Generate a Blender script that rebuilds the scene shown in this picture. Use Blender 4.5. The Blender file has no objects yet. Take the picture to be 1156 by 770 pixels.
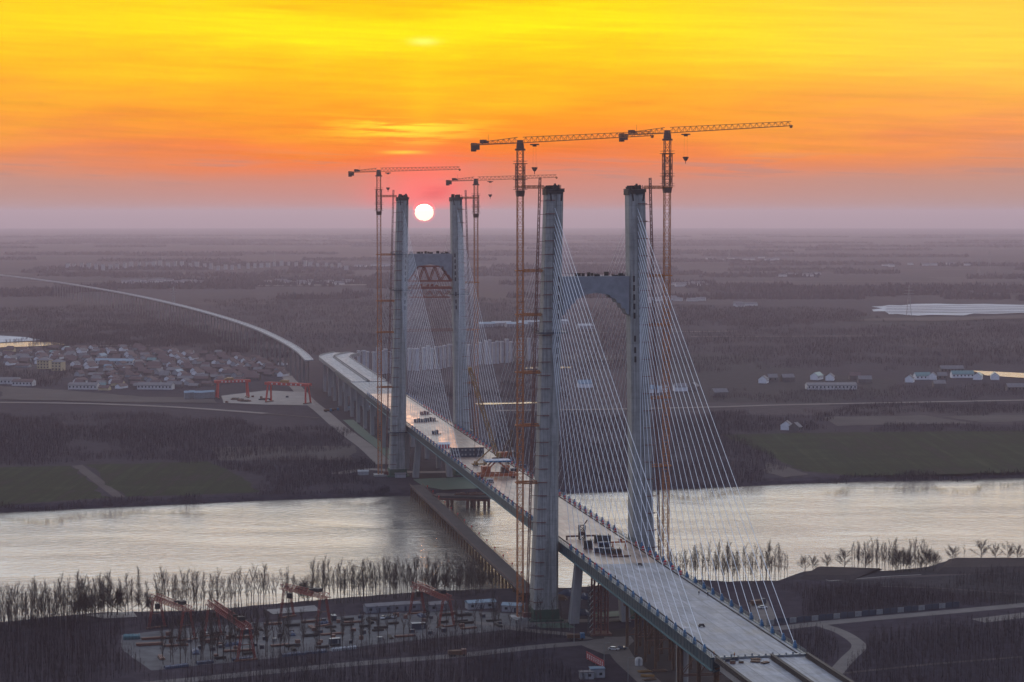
import bpy, math, random
from mathutils import Vector
R = math.radians
SC = bpy.context.scene
COL = SC.collection
rnd = random.Random(11)

# ------------------------------------------------------------------ viewpoint
F = 2300.0            # focal length in photo pixels (1156 wide)
CAM_H = 177.0
PITCH = math.atan(145.0 / F)
_c, _s = math.cos(PITCH), math.sin(PITCH)

def P(px, py, z=0.0):
    """ground position (height z) that was surveyed from the photo"""
    u = (px - 578.0) / F
    v = (385.0 - py) / F
    d = Vector((u, _c + v * _s, -_s + v * _c))
    t = (z - CAM_H) / d.z
    return Vector((d.x * t, d.y * t, z))

A = R(10.65)                                   # heading of the bridge
U = Vector((-math.sin(A), math.cos(A), 0))     # along it, away from the camera
W = Vector((math.cos(A), math.sin(A), 0))      # across it, to the right
C0 = P(613.5, 698, 0) + 22.3 * W
SPAN = 493.5
def B(s, t, z=0.0):
    p = C0 + U * s + W * t
    return Vector((p.x, p.y, z))

# ------------------------------------------------------------------ materials
def new_mat(name):
    m = bpy.data.materials.new(name)
    m.use_nodes = True
    nt = m.node_tree
    return m, nt, nt.nodes["Principled BSDF"]

def nd(nt, typ, **kw):
    n = nt.nodes.new(typ)
    for k, v in kw.items():
        if k.startswith('i_'):
            n.inputs[k[2:].replace('_', ' ')].default_value = v
        else:
            setattr(n, k, v)
    return n

def ramp(nt, stops, interp='LINEAR'):
    r = nt.nodes.new('ShaderNodeValToRGB')
    r.color_ramp.interpolation = interp
    e = r.color_ramp.elements
    while len(e) > 1:
        e.remove(e[-1])
    e[0].position = stops[0][0]
    e[0].color = (*stops[0][1], 1)
    for p, c in stops[1:]:
        x = e.new(p)
        x.color = (*c, 1)
    return r

def mat(name, c1, c2=None, scale=0.4, rough=0.8, metal=0.0, bump=0.0, stretch=(1, 1, 1), coord='Object', spec=0.5, detail=6):
    m, nt, bs = new_mat(name)
    c2 = c2 or tuple(x * 0.7 for x in c1)
    tc = nd(nt, 'ShaderNodeTexCoord')
    mp = nd(nt, 'ShaderNodeMapping')
    mp.inputs['Scale'].default_value = stretch
    nt.links.new(tc.outputs[coord], mp.inputs[0])
    no = nd(nt, 'ShaderNodeTexNoise', i_Scale=scale, i_Detail=detail, i_Roughness=0.65)
    nt.links.new(mp.outputs[0], no.inputs['Vector'])
    rp = ramp(nt, [(0.3, c2), (0.7, c1)])
    nt.links.new(no.outputs['Fac'], rp.inputs[0])
    nt.links.new(rp.outputs[0], bs.inputs['Base Color'])
    bs.inputs['Roughness'].default_value = rough
    bs.inputs['Metallic'].default_value = metal
    bs.inputs['Specular IOR Level'].default_value = spec
    if bump:
        b = nd(nt, 'ShaderNodeBump', i_Strength=0.5, i_Distance=bump)
        nt.links.new(no.outputs['Fac'], b.inputs['Height'])
        nt.links.new(b.outputs[0], bs.inputs['Normal'])
    return m

def concrete_lifts(name, c1, c2, lift=6.0, axis='Z'):
    """cast concrete: blotches, rain streaks and a thin joint at each pour"""
    m, nt, bs = new_mat(name)
    L = nt.links.new
    tc = nd(nt, 'ShaderNodeTexCoord')
    n1 = nd(nt, 'ShaderNodeTexNoise', i_Scale=0.35, i_Detail=8, i_Roughness=0.7)
    L(tc.outputs['Object'], n1.inputs['Vector'])
    mp = nd(nt, 'ShaderNodeMapping')
    mp.inputs['Scale'].default_value = (1.6, 1.6, 0.05)
    L(tc.outputs['Object'], mp.inputs[0])
    n2 = nd(nt, 'ShaderNodeTexNoise', i_Scale=1.0, i_Detail=4)
    L(mp.outputs[0], n2.inputs['Vector'])
    ad = nd(nt, 'ShaderNodeMath', operation='MULTIPLY_ADD')
    L(n2.outputs['Fac'], ad.inputs[0]); ad.inputs[1].default_value = 0.6
    mu = nd(nt, 'ShaderNodeMath', operation='MULTIPLY')
    L(n1.outputs['Fac'], mu.inputs[0]); mu.inputs[1].default_value = 0.4
    L(mu.outputs[0], ad.inputs[2])
    rp = ramp(nt, [(0.38, c2), (0.60, c1)])
    L(ad.outputs[0], rp.inputs[0])
    sx = nd(nt, 'ShaderNodeSeparateXYZ')
    L(tc.outputs['Object'], sx.inputs[0])
    dv = nd(nt, 'ShaderNodeMath', operation='DIVIDE')
    L(sx.outputs[axis], dv.inputs[0]); dv.inputs[1].default_value = lift
    fr = nd(nt, 'ShaderNodeMath', operation='FRACT')
    L(dv.outputs[0], fr.inputs[0])
    lt = nd(nt, 'ShaderNodeMath', operation='LESS_THAN')
    L(fr.outputs[0], lt.inputs[0]); lt.inputs[1].default_value = 0.035
    fl = nd(nt, 'ShaderNodeMath', operation='FLOOR')
    L(dv.outputs[0], fl.inputs[0])
    wn = nd(nt, 'ShaderNodeTexWhiteNoise', noise_dimensions='1D')
    L(fl.outputs[0], wn.inputs['W'])
    hs = nd(nt, 'ShaderNodeHueSaturation')
    L(rp.outputs[0], hs.inputs['Color'])
    va = nd(nt, 'ShaderNodeMath', operation='MULTIPLY_ADD')
    L(wn.outputs['Value'], va.inputs[0]); va.inputs[1].default_value = 0.12; va.inputs[2].default_value = 0.94
    L(va.outputs[0], hs.inputs['Value'])
    mx = nd(nt, 'ShaderNodeMixRGB', blend_type='MULTIPLY')
    mx.inputs[2].default_value = (0.82, 0.82, 0.82, 1)
    L(lt.outputs[0], mx.inputs[0]); L(hs.outputs[0], mx.inputs[1])
    L(mx.outputs[0], bs.inputs['Base Color'])
    bs.inputs['Roughness'].default_value = 0.85
    return m

M = {}
M['concrete'] = concrete_lifts('tower_concrete', (0.255, 0.26, 0.255), (0.13, 0.135, 0.135))
M['pier_concrete'] = mat('pier_concrete', (0.26, 0.26, 0.255), (0.16, 0.16, 0.162), 0.3, 0.85, stretch=(1, 1, 0.2))
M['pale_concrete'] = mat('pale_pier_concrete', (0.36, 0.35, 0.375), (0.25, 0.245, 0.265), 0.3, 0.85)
M['banner'] = mat('banner_red', (0.26, 0.035, 0.04), (0.18, 0.025, 0.03), 0.5, 0.8)
M['dark_concrete'] = mat('dark_pier_concrete', (0.15, 0.145, 0.15), (0.10, 0.097, 0.10), 0.3, 0.9, spec=.1)  # darker concrete tone, keeps the finished viaduct's piers low in contrast
M['brick'] = mat('grey_brick_wall', (0.13, 0.115, 0.115), (0.085, 0.075, 0.078), 0.3, 0.9, spec=.1)
M['falsework'] = mat('falsework_red', (0.19, 0.045, 0.034), (0.12, 0.032, 0.026), 0.5, 0.7)
M['prefab'] = mat('prefab_panel', (0.17, 0.18, 0.21), (0.12, 0.13, 0.155), 0.5, 0.7)
M['limewash'] = mat('limewashed_gable', (0.62, 0.63, 0.66), (0.46, 0.47, 0.5), 0.3, 0.8)
M['crossbeam'] = mat('crossbeam_concrete', (0.20, 0.21, 0.235), (0.13, 0.14, 0.16), 0.3, 0.85)
M['teal'] = mat('teal_steel', (0.008, 0.042, 0.06), (0.005, 0.028, 0.042), 0.5, 0.5, stretch=(1, .15, 1))
M['teal_light'] = mat('pale_teal_steel', (0.028, 0.115, 0.135), (0.018, 0.075, 0.095), 0.6, 0.5)
M['blue'] = mat('blue_steel', (0.02, 0.12, 0.24), (0.012, 0.07, 0.15), 0.8, 0.5)
M['red'] = mat('red_plastic', (0.42, 0.02, 0.025), (0.28, 0.015, 0.02), 1.5, 0.5)
M['crane'] = mat('orange_crane_paint', (0.36, 0.11, 0.018), (0.22, 0.068, 0.016), 0.3, 0.6)
M['crane_dark'] = mat('dark_crane_steel', (0.10, 0.032, 0.02), (0.06, 0.022, 0.016), 0.5, 0.6)
M['rail_red'] = mat('dull_red_steel', (0.13, 0.034, 0.03), (0.08, 0.022, 0.02), 0.6, 0.6)
M['gantry'] = mat('red_gantry_paint', (0.20, 0.020, 0.013), (0.12, 0.014, 0.011), 0.3, 0.6)
M['gantry_bright'] = mat('bright_red_gantry_paint', (0.42, 0.035, 0.022), (0.28, 0.025, 0.018), 0.3, 0.6)
M['rust'] = mat('rusty_steel', (0.105, 0.05, 0.026), (0.05, 0.027, 0.016), 0.7, 0.85)
M['brown_steel'] = mat('brown_steel', (0.13, 0.055, 0.04), (0.08, 0.035, 0.028), 0.6, 0.7)
M['dark_steel'] = mat('dark_steel', (0.030, 0.027, 0.028), (0.016, 0.014, 0.016), 0.6, 0.7, spec=.2)
M['cable'] = mat('cable_sheath', (0.56, 0.60, 0.65), (0.46, 0.49, 0.54), 0.3, 0.45)
M['steel_grey'] = mat('grey_steel', (0.22, 0.24, 0.25), (0.14, 0.15, 0.16), 0.6, 0.5, 0.4)
M['white'] = mat('white_paint', (0.44, 0.44, 0.45), (0.32, 0.32, 0.33), 0.5, 0.6)
M['offwhite'] = mat('off_white_wall', (0.27, 0.28, 0.30), (0.18, 0.19, 0.21), 0.4, 0.8)
M['cream'] = mat('cream_wall', (0.44, 0.36, 0.22), (0.32, 0.26, 0.17), 0.4, 0.8)
M['black'] = mat('black_rubber', (0.015, 0.015, 0.016), None, 0.8, 0.7)
M['glass'] = mat('dark_glass', (0.03, 0.035, 0.04), None, 0.8, 0.15)
M['tarp'] = mat('blue_tarpaulin', (0.016, 0.035, 0.085), (0.010, 0.022, 0.05), 0.5, 0.5, bump=0.3)
M['green_net'] = mat('green_netting', (0.012, 0.058, 0.038), (0.022, 0.045, 0.034), 0.2, 0.8, coord='Object')
M['navy'] = mat('navy_panel', (0.022, 0.036, 0.06), (0.013, 0.02, 0.036), 0.5, 0.6)
M['orange'] = mat('machine_orange', (0.36, 0.085, 0.022), (0.2, 0.05, 0.018), 0.5, 0.5)
M['yellow'] = mat('machine_yellow', (0.26, 0.14, 0.035), (0.17, 0.09, 0.025), 0.5, 0.5)
M['roof_red'] = mat('brick_red_roof', (0.095, 0.052, 0.052), (0.055, 0.036, 0.040), 0.1, 0.85)
M['roof_grey'] = mat('grey_roof', (0.14, 0.13, 0.14), (0.09, 0.085, 0.09), 0.3, 0.85)
M['roof_blue'] = mat('blue_sheet_roof', (0.09, 0.16, 0.23), (0.06, 0.11, 0.16), 0.3, 0.5)
M['roof_teal'] = mat('teal_sheet_roof', (0.06, 0.15, 0.16), (0.04, 0.10, 0.11), 0.3, 0.5)
M['bark'] = mat('grey_bark', (0.045, 0.035, 0.034), (0.035, 0.030, 0.029), 0.8, 0.9)
M['twig'] = mat('bare_twig', (0.058, 0.040, 0.034), (0.036, 0.025, 0.023), 0.5, 0.9)
M['wood'] = mat('winter_wood', (0.068, 0.053, 0.068), (0.024, 0.021, 0.036), 0.0045, 0.95, detail=10, spec=.03)
M['bleached'] = mat('pale_sapling', (0.050, 0.039, 0.045), (0.024, 0.019, 0.025), 0.05, 0.95, spec=.03)
M['plank'] = mat('trestle_deck', (0.068, 0.06, 0.062), (0.042, 0.038, 0.041), 0.25, 0.9, stretch=(1, .3, 1), spec=.1)
M['clothes'] = mat('dark_work_clothes', (0.03, 0.032, 0.045), None, 2, 0.9)
M['clothes_orange'] = mat('orange_work_vest', (0.5, 0.13, 0.03), None, 2, 0.9)
M['skin'] = mat('skin', (0.40, 0.24, 0.17), None, 2, 0.7)
M['helmet'] = mat('yellow_helmet', (0.6, 0.4, 0.05), None, 2, 0.4)

# ------------------------------------------------------------------ mesh kit
class MB:
    def __init__(self):
        self.v, self.f, self.m = [], [], []
    def add(self, vs, fs, mi=0):
        o = len(self.v)
        self.v.extend([tuple(p) for p in vs])
        for f in fs:
            self.f.append(tuple(i + o for i in f)); self.m.append(mi)
    BOXF = [(0, 3, 2, 1), (4, 5, 6, 7), (0, 1, 5, 4), (1, 2, 6, 5), (2, 3, 7, 6), (3, 0, 4, 7)]
    def box(self, x, y, z, sx, sy, sz, rz=0.0, mi=0, taper=1.0):
        """centre x,y; bottom z"""
        c, s = math.cos(rz), math.sin(rz)
        vs = []
        for k, zz in ((1.0, z), (taper, z + sz)):
            for a, b in ((-1, -1), (1, -1), (1, 1), (-1, 1)):
                dx, dy = a * sx / 2 * k, b * sy / 2 * k
                vs.append((x + dx * c - dy * s, y + dx * s + dy * c, zz))
        self.add(vs, self.BOXF, mi)
    def beam(self, p, q, w, h=None, mi=0):
        h = h or w
        p, q = Vector(p), Vector(q)
        d = (q - p)
        if d.length < 1e-6: return
        d.normalize()
        up = Vector((0, 0, 1)) if abs(d.z) < 0.95 else Vector((0, 1, 0))
        a = d.cross(up).normalized() * (w / 2)
        b = a.cross(d).normalized() * (h / 2)
        vs = [p - a - b, p + a - b, p + a + b, p - a + b, q - a - b, q + a - b, q + a + b, q - a + b]
        self.add(vs, self.BOXF, mi)
    def tube(self, p, q, r0, r1=None, n=6, mi=0, caps=True):
        r1 = r0 if r1 is None else r1
        p, q = Vector(p), Vector(q)
        d = (q - p)
        if d.length < 1e-6: return
        d.normalize()
        up = Vector((0, 0, 1)) if abs(d.z) < 0.9 else Vector((1, 0, 0))
        a = d.cross(up).normalized(); b = d.cross(a)
        vs = []
        for c, r in ((p, r0), (q, r1)):
            for k in range(n):
                t = 2 * math.pi * k / n
                vs.append(c + a * (math.cos(t) * r) + b * (math.sin(t) * r))
        fs = [(k, (k + 1) % n, n + (k + 1) % n, n + k) for k in range(n)]
        if caps and n > 2:
            fs += [tuple(range(n - 1, -1, -1)), tuple(range(n, 2 * n))]
        self.add(vs, fs, mi)
    def loft(self, secs, mi=0, caps=True):
        n = len(secs[0]); vs = [p for s in secs for p in s]; fs = []
        for i in range(len(secs) - 1):
            for k in range(n):
                fs.append((i * n + k, i * n + (k + 1) % n, (i + 1) * n + (k + 1) % n, (i + 1) * n + k))
        if caps:
            fs += [tuple(range(n - 1, -1, -1)), tuple(range((len(secs) - 1) * n, len(secs) * n))]
        self.add(vs, fs, mi)
    def prism(self, pts, z0, z1, mi=0):
        self.loft([[(p[0], p[1], z0) for p in pts], [(p[0], p[1], z1) for p in pts]], mi)
    def lattice(self, p, q, w, bay, ch=0.25, dg=0.12, mi=0, faces=4, w1=None):
        """square (or w x w1) lattice between p and q"""
        p, q = Vector(p), Vector(q)
        d = (q - p); L = d.length; d.normalize()
        up = Vector((0, 0, 1)) if abs(d.z) < 0.9 else Vector((0, 1, 0))
        a = d.cross(up).normalized() * (w / 2); b = a.cross(d).normalized() * ((w1 or w) / 2)
        cs = [-a - b, a - b, a + b, -a + b]
        for c in cs: self.beam(p + c, q + c, ch, ch, mi)
        n = max(1, round(L / bay))
        for i in range(n + 1):
            o = p + d * (L * i / n)
            for k in range(faces):
                self.beam(o + cs[k], o + cs[(k + 1) % 4], dg, dg, mi)
                if i < n:
                    o2 = p + d * (L * (i + 1) / n)
                    if (i + k) % 2: self.beam(o + cs[k], o2 + cs[(k + 1) % 4], dg, dg, mi)
                    else: self.beam(o + cs[(k + 1) % 4], o2 + cs[k], dg, dg, mi)
    def tri_truss(self, p, q, w, h, bay, ch=0.22, dg=0.11, mi=0, taper=1.0):
        """flat-top crane jib: two lower chords, one upper"""
        p, q = Vector(p), Vector(q)
        d = (q - p); L = d.length; d.normalize()
        a = d.cross(Vector((0, 0, 1))).normalized() * (w / 2)
        n = max(2, round(L / bay))
        lo, hi = [], []
        for i in range(n + 1):
            o = p + d * (L * i / n); k = 1 + (taper - 1) * i / n
            lo.append((o - a, o + a)); hi.append(o + Vector((0, 0, h * k)))
        for i in range(n):
            self.beam(lo[i][0], lo[i + 1][0], ch, ch, mi); self.beam(lo[i][1], lo[i + 1][1], ch, ch, mi)
            self.beam(hi[i], hi[i + 1], ch, ch, mi)
            mid = hi[i].lerp(hi[i + 1], 0.5)
            for s in (0, 1):
                self.beam(lo[i][s], mid, dg, dg, mi); self.beam(mid, lo[i + 1][s], dg, dg, mi)
            self.beam(lo[i][0], lo[i + 1][1], dg, dg, mi); self.beam(lo[i][0], lo[i][1], dg, dg, mi)
    def build(self, name, mats, parent=None, loc=None, rz=0.0, smooth=False):
        me = bpy.data.meshes.new(name)
        me.from_pydata(self.v, [], self.f)
        for m in (mats if isinstance(mats, (list, tuple)) else [mats]):
            me.materials.append(m)
        if any(self.m): me.polygons.foreach_set('material_index', self.m)
        if smooth: me.polygons.foreach_set('use_smooth', [True] * len(me.polygons))
        me.update()
        o = bpy.data.objects.new(name, me); COL.objects.link(o)
        if parent: o.parent = parent
        if loc is not None: o.location = loc
        o.rotation_euler.z = rz
        return o

def tag(o, label=None, cat=None, group=None, kind=None):
    if label: o['label'] = label
    if cat: o['category'] = cat
    if group: o['group'] = group
    if kind: o['kind'] = kind
    return o
def thing(name, label, cat, loc=(0, 0, 0), rz=0.0, group=None):
    o = bpy.data.objects.new(name, None); COL.objects.link(o)
    o.empty_display_size = 0.5
    o.location = loc; o.rotation_euler = (0, 0, rz)
    return tag(o, label, cat, group)
KIDS = {}
def copy_tree(o, parent=None, loc=None, rz=None, label=None, group=None, scale=None):
    c = o.copy(); COL.objects.link(c)
    if parent: c.parent = parent
    if loc is not None: c.location = loc
    if rz is not None: c.rotation_euler.z = rz
    if scale is not None: c.scale = scale
    if label: c['label'] = label
    if group: c['group'] = group
    if o.name not in KIDS: KIDS[o.name] = list(o.children)
    for ch in KIDS[o.name]: copy_tree(ch, c)
    return c
def sheet(name, pts, z, m, kind='structure'):
    """a flat polygon lying on the ground"""
    me = bpy.data.meshes.new(name)
    me.from_pydata([(p[0], p[1], z) for p in pts], [], [tuple(range(len(pts)))])
    if me.polygons[0].normal.z < 0: me.flip_normals()
    me.materials.append(m)
    o = bpy.data.objects.new(name, me); COL.objects.link(o)
    if kind: o['kind'] = kind
    return o
def psheet(name, px, z, m, kind='structure'):
    g = [P(a, b, 0) for a, b in px]
    if name in ('field', 'pond', 'ground_netting', 'paved_ground', 'pavement'):
        r_ = random.Random(len(px) * 31 + int(px[0][0])); out = []
        k = {'field': 1.0, 'pond': .6, 'ground_netting': .5}.get(name, .25)
        for i, p in enumerate(g):                             # margins wander a little
            q = g[(i + 1) % len(g)]; n = 14; L_ = (q - p).length; nx = Vector((-(q - p).y, (q - p).x, 0)).normalized()
            o = 0.0
            for j in range(n):
                t = j / n; o = o * .6 + r_.gauss(0, 1) * k * min(9, L_ * .012)
                out.append(p.lerp(q, t) + nx * (o if j else 0))
        g = out
    return sheet(name, g, z, m, kind)
def ribbon(name, pts, w, z, m, kind='structure'):
    pts = [Vector((p[0], p[1], 0)) for p in pts]
    L, Rr = [], []
    for i, p in enumerate(pts):
        d = (pts[min(i + 1, len(pts) - 1)] - pts[max(i - 1, 0)]).normalized()
        n = Vector((-d.y, d.x, 0)) * (w / 2)
        L.append(p + n); Rr.append(p - n)
    me = bpy.data.meshes.new(name)
    n = len(pts)
    me.from_pydata([(p.x, p.y, z) for p in L + Rr], [], [(i, n + i, n + i + 1, i + 1) for i in range(n - 1)])
    if me.polygons[0].normal.z < 0: me.flip_normals()
    me.materials.append(m)
    o = bpy.data.objects.new(name, me); COL.objects.link(o)
    if kind: o['kind'] = kind
    return o
def catmull(pts, k=8):
    out = []
    for i in range(len(pts) - 1):
        p0, p1, p2, p3 = pts[max(i - 1, 0)], pts[i], pts[i + 1], pts[min(i + 2, len(pts) - 1)]
        for j in range(k):
            t = j / k
            out.append(0.5 * ((2 * p1) + (p2 - p0) * t + (2 * p0 - 5 * p1 + 4 * p2 - p3) * t * t + (3 * p1 - p0 - 3 * p2 + p3) * t ** 3))
    return out + [pts[-1]]
def inside(p, poly):
    r = False; n = len(poly); j = n - 1
    for i in range(n):
        a, b = poly[i], poly[j]
        if (a[1] > p[1]) != (b[1] > p[1]) and p[0] < (b[0] - a[0]) * (p[1] - a[1]) / (b[1] - a[1]) + a[0]: r = not r
        j = i
    return r

# ------------------------------------------------------------------ camera, render
cd = bpy.data.cameras.new('camera'); cam = bpy.data.objects.new('camera', cd); COL.objects.link(cam)
cam.location = (0, 0, CAM_H); cam.rotation_euler = (R(90) - PITCH, 0, 0)
cd.sensor_width = 36; cd.lens = F / 1156 * 36; cd.clip_start = 1; cd.clip_end = 80000
SC.camera = cam
SC.view_settings.view_transform = 'Standard'
SC.view_settings.look = 'None'; SC.view_settings.gamma = 1; SC.view_settings.exposure = 0
SC.render.engine = 'CYCLES'
SC.cycles.use_denoising = True
try: SC.cycles.denoiser = 'OPENIMAGEDENOISE'
except Exception: pass
SC.cycles.max_bounces = 5; SC.cycles.diffuse_bounces = 2; SC.cycles.glossy_bounces = 2; SC.cycles.volume_bounces = 0
SC.cycles.transparent_max_bounces = 8
SC.cycles.sample_clamp_indirect = 3.0; SC.cycles.sample_clamp_direct = 20.0

# ------------------------------------------------------------------ sky
SUN_AZ = math.degrees(math.atan((479 - 578) / F))     # degrees right of +Y
SUN_EL = 0.0
def make_world():
    w = bpy.data.worlds.new('World'); SC.world = w; w.use_nodes = True
    nt = w.node_tree; L = nt.links.new
    bg = nt.nodes['Background']
    tc = nd(nt, 'ShaderNodeTexCoord')
    sx = nd(nt, 'ShaderNodeSeparateXYZ'); L(tc.outputs['Generated'], sx.inputs[0])
    def m(op, a, b=None, c=None, clamp=False):
        n = nd(nt, 'ShaderNodeMath', operation=op, use_clamp=clamp)
        for i, x in enumerate((a, b, c)):
            if x is None: continue
            if isinstance(x, (int, float)): n.inputs[i].default_value = x
            else: L(x, n.inputs[i])
        return n.outputs[0]
    def mix(f, a, b, blend='MIX'):
        n = nd(nt, 'ShaderNodeMixRGB', blend_type=blend)
        for i, x in enumerate((f, a, b)):
            if isinstance(x, (int, float)): n.inputs[i].default_value = x if i == 0 else (x, x, x, 1)
            elif isinstance(x, tuple): n.inputs[i].default_value = (*x, 1)
            else: L(x, n.inputs[i])
        return n.outputs[0]
    def sstep(x, a, b):
        n = nd(nt, 'ShaderNodeMapRange', interpolation_type='SMOOTHSTEP')
        L(x, n.inputs[0]); n.inputs[1].default_value = a; n.inputs[2].default_value = b
        return n.outputs[0]
    def gauss(x, w):
        q = m('DIVIDE', x, w)
        return m('POWER', 2.718281828, m('MULTIPLY', m('MULTIPLY', q, q), -1))
    def noise(az_s, el_s, off, detail=4, rough=0.5, slant=0.0):
        cx = nd(nt, 'ShaderNodeCombineXYZ')
        L(m('MULTIPLY', az, az_s), cx.inputs[0])
        L(m('MULTIPLY', m('MULTIPLY_ADD', az, slant, el), el_s), cx.inputs[1]); cx.inputs[2].default_value = off
        n = nd(nt, 'ShaderNodeTexNoise', i_Scale=1.0, i_Detail=detail, i_Roughness=rough)
        L(cx.outputs[0], n.inputs['Vector'])
        return m('SUBTRACT', n.outputs['Fac'], 0.5)
    el = m('MULTIPLY', m('ARCSINE', sx.outputs['Z']), 57.29578)
    az = m('MULTIPLY', m('ARCTAN2', sx.outputs['X'], sx.outputs['Y']), 57.29578)
    da = m('SUBTRACT', az, SUN_AZ)
    big = noise(0.10, 0.55, 3.1, 3, 0.5, -0.02)
    fine = noise(0.32, 3.2, 7.7, 6, 0.62, -0.03)
    wisp = noise(0.22, 5.5, 1.3, 5, 0.6, 0.04)
    # cloud bands shift the colour bands up and down
    fade = sstep(el, 0.4, 2.0)
    elw = m('ADD', el, m('MULTIPLY', fade, m('ADD', m('MULTIPLY', big, 3.2), m('MULTIPLY', fine, 1.1))))
    t = m('DIVIDE', elw, 8.0, clamp=True)
    mid = ramp(nt, [(0.0, (.56, .27, .25)), (0.115, (.72, .24, .15)), (0.165, (.92, .21, .06)), (0.215, (1.0, .20, .008)), (0.32, (1.05, .32, .0)), (0.44, (1.1, .52, .0)),
                    (0.53, (1.15, .70, .0)), (0.60, (1.15, .86, .0)), (0.68, (1.15, .82, .0)), (0.78, (1.1, .60, .0)), (1.0, (1.1, .60, .03))])
    L(t, mid.inputs[0])
    sid = ramp(nt, [(0.0, (.45, .29, .27)), (0.115, (.56, .29, .22)), (0.17, (.74, .28, .14)), (0.24, (.93, .30, .075)), (0.34, (1.0, .39, .03)), (0.46, (1.05, .52, .015)),
                    (0.60, (1.08, .67, .01)), (0.78, (1.08, .64, .015)), (1.0, (1.1, .64, .09))])
    L(t, sid.inputs[0])
    low = mix(gauss(m('ADD', da, -0.6), 9.5), sid.outputs[0], mid.outputs[0])
    # right side is paler than left
    pale = m('MULTIPLY', sstep(az, 2.0, 14.0), sstep(el, 1.4, 4.0))
    low = mix(m('MULTIPLY', pale, 0.14), low, (1.1, .80, .35))
    # thin bright and dull wisps
    low = mix(1.0, low, m('MULTIPLY_ADD', wisp, m('MULTIPLY', fade, 0.4), 1.0), 'MULTIPLY')
    # sunlit cloud bars above the sun
    sp = m('MULTIPLY', gauss(m('ADD', da, 0.5), 1.7), gauss(m('SUBTRACT', el, 2.35), 0.34))
    low = mix(m('MULTIPLY', m('MULTIPLY', sp, sstep(m('ADD', fine, wisp), -0.06, 0.16)), 1.0), low, (1.25, .86, .03))
    bar = m('MULTIPLY', gauss(m('ADD', da, 0.55), 0.55), gauss(m('SUBTRACT', m('MULTIPLY_ADD', fine, 0.1, el), 1.68), 0.05))
    low = mix(m('MULTIPLY', bar, 0.9), low, (1.25, .80, .02))
    pil = m('MULTIPLY', gauss(da, 0.34), gauss(m('SUBTRACT', el, 4.75), 0.10))
    low = mix(m('MULTIPLY', pil, 0.8), low, (1.3, 1.15, .22))
    col = m('MULTIPLY', gauss(da, 0.45), m('MULTIPLY', sstep(el, 1.0, 3.0), 0.22))
    low = mix(col, low, (1.2, .72, .0))
    # grey dull bars in the pink band
    gb = m('MULTIPLY', gauss(m('SUBTRACT', el, 1.15), 0.45), sstep(m('ADD', m('MULTIPLY', fine, 0.7), wisp), 0.02, 0.2))
    low = mix(m('MULTIPLY', gb, 0.55), low, (.46, .25, .22))
    # red glow and the torn red cloud round the disc
    de = m('SUBTRACT', el, SUN_EL)
    dist = m('SQRT', m('ADD', m('MULTIPLY', da, da), m('MULTIPLY', de, de)))
    low = mix(m('MULTIPLY', gauss(dist, 1.4), 0.92), low, (1.35, .15, .12))
    dl = m('SUBTRACT', m('SUBTRACT', da, 0.05), m('MULTIPLY', de, 0.5))
    rc = m('MULTIPLY', gauss(dl, 0.42), gauss(m('SUBTRACT', m('MULTIPLY_ADD', fine, 0.5, de), 0.50), 0.17))
    low = mix(m('MULTIPLY', rc, 0.85), low, (1.0, .085, .07))
    # the disc: flattened by the air, red lower rim
    de2 = m('MULTIPLY', de, 1.14)
    d2 = m('SQRT', m('ADD', m('MULTIPLY', da, da), m('MULTIPLY', de2, de2)))
    rim = sstep(d2, 0.36, 0.28)
    low = mix(m('MULTIPLY', rim, 0.9), low, (6.0, .12, .12))
    disc = sstep(d2, 0.268, 0.250)
    low = mix(disc, low, (34.0, 23.0, 13.0))
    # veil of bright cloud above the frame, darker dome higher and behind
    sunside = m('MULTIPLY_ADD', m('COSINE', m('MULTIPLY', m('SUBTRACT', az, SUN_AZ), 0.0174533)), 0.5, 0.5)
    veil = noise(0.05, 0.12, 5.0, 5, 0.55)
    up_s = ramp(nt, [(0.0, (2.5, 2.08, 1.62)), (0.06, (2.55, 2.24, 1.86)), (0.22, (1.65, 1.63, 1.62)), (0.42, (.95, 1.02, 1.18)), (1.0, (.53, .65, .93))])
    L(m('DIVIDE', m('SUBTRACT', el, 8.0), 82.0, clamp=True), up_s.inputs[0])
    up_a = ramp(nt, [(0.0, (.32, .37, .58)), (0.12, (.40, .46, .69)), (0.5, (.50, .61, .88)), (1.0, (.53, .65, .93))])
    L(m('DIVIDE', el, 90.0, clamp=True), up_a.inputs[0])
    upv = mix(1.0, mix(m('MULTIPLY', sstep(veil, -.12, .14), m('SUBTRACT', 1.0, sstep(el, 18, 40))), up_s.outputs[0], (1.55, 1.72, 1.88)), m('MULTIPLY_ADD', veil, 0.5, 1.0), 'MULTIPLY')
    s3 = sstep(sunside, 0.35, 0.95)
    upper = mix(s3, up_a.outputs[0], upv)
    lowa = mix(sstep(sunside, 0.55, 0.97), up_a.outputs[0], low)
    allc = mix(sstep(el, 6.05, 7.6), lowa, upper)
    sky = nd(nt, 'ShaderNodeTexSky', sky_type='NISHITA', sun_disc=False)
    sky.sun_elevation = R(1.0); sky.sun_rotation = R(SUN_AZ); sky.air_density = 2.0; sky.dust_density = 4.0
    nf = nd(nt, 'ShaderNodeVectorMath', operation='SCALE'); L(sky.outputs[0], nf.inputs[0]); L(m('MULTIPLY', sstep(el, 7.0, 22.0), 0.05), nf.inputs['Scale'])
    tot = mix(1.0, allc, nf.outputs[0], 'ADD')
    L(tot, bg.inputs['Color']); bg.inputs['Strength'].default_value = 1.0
make_world()

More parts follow.
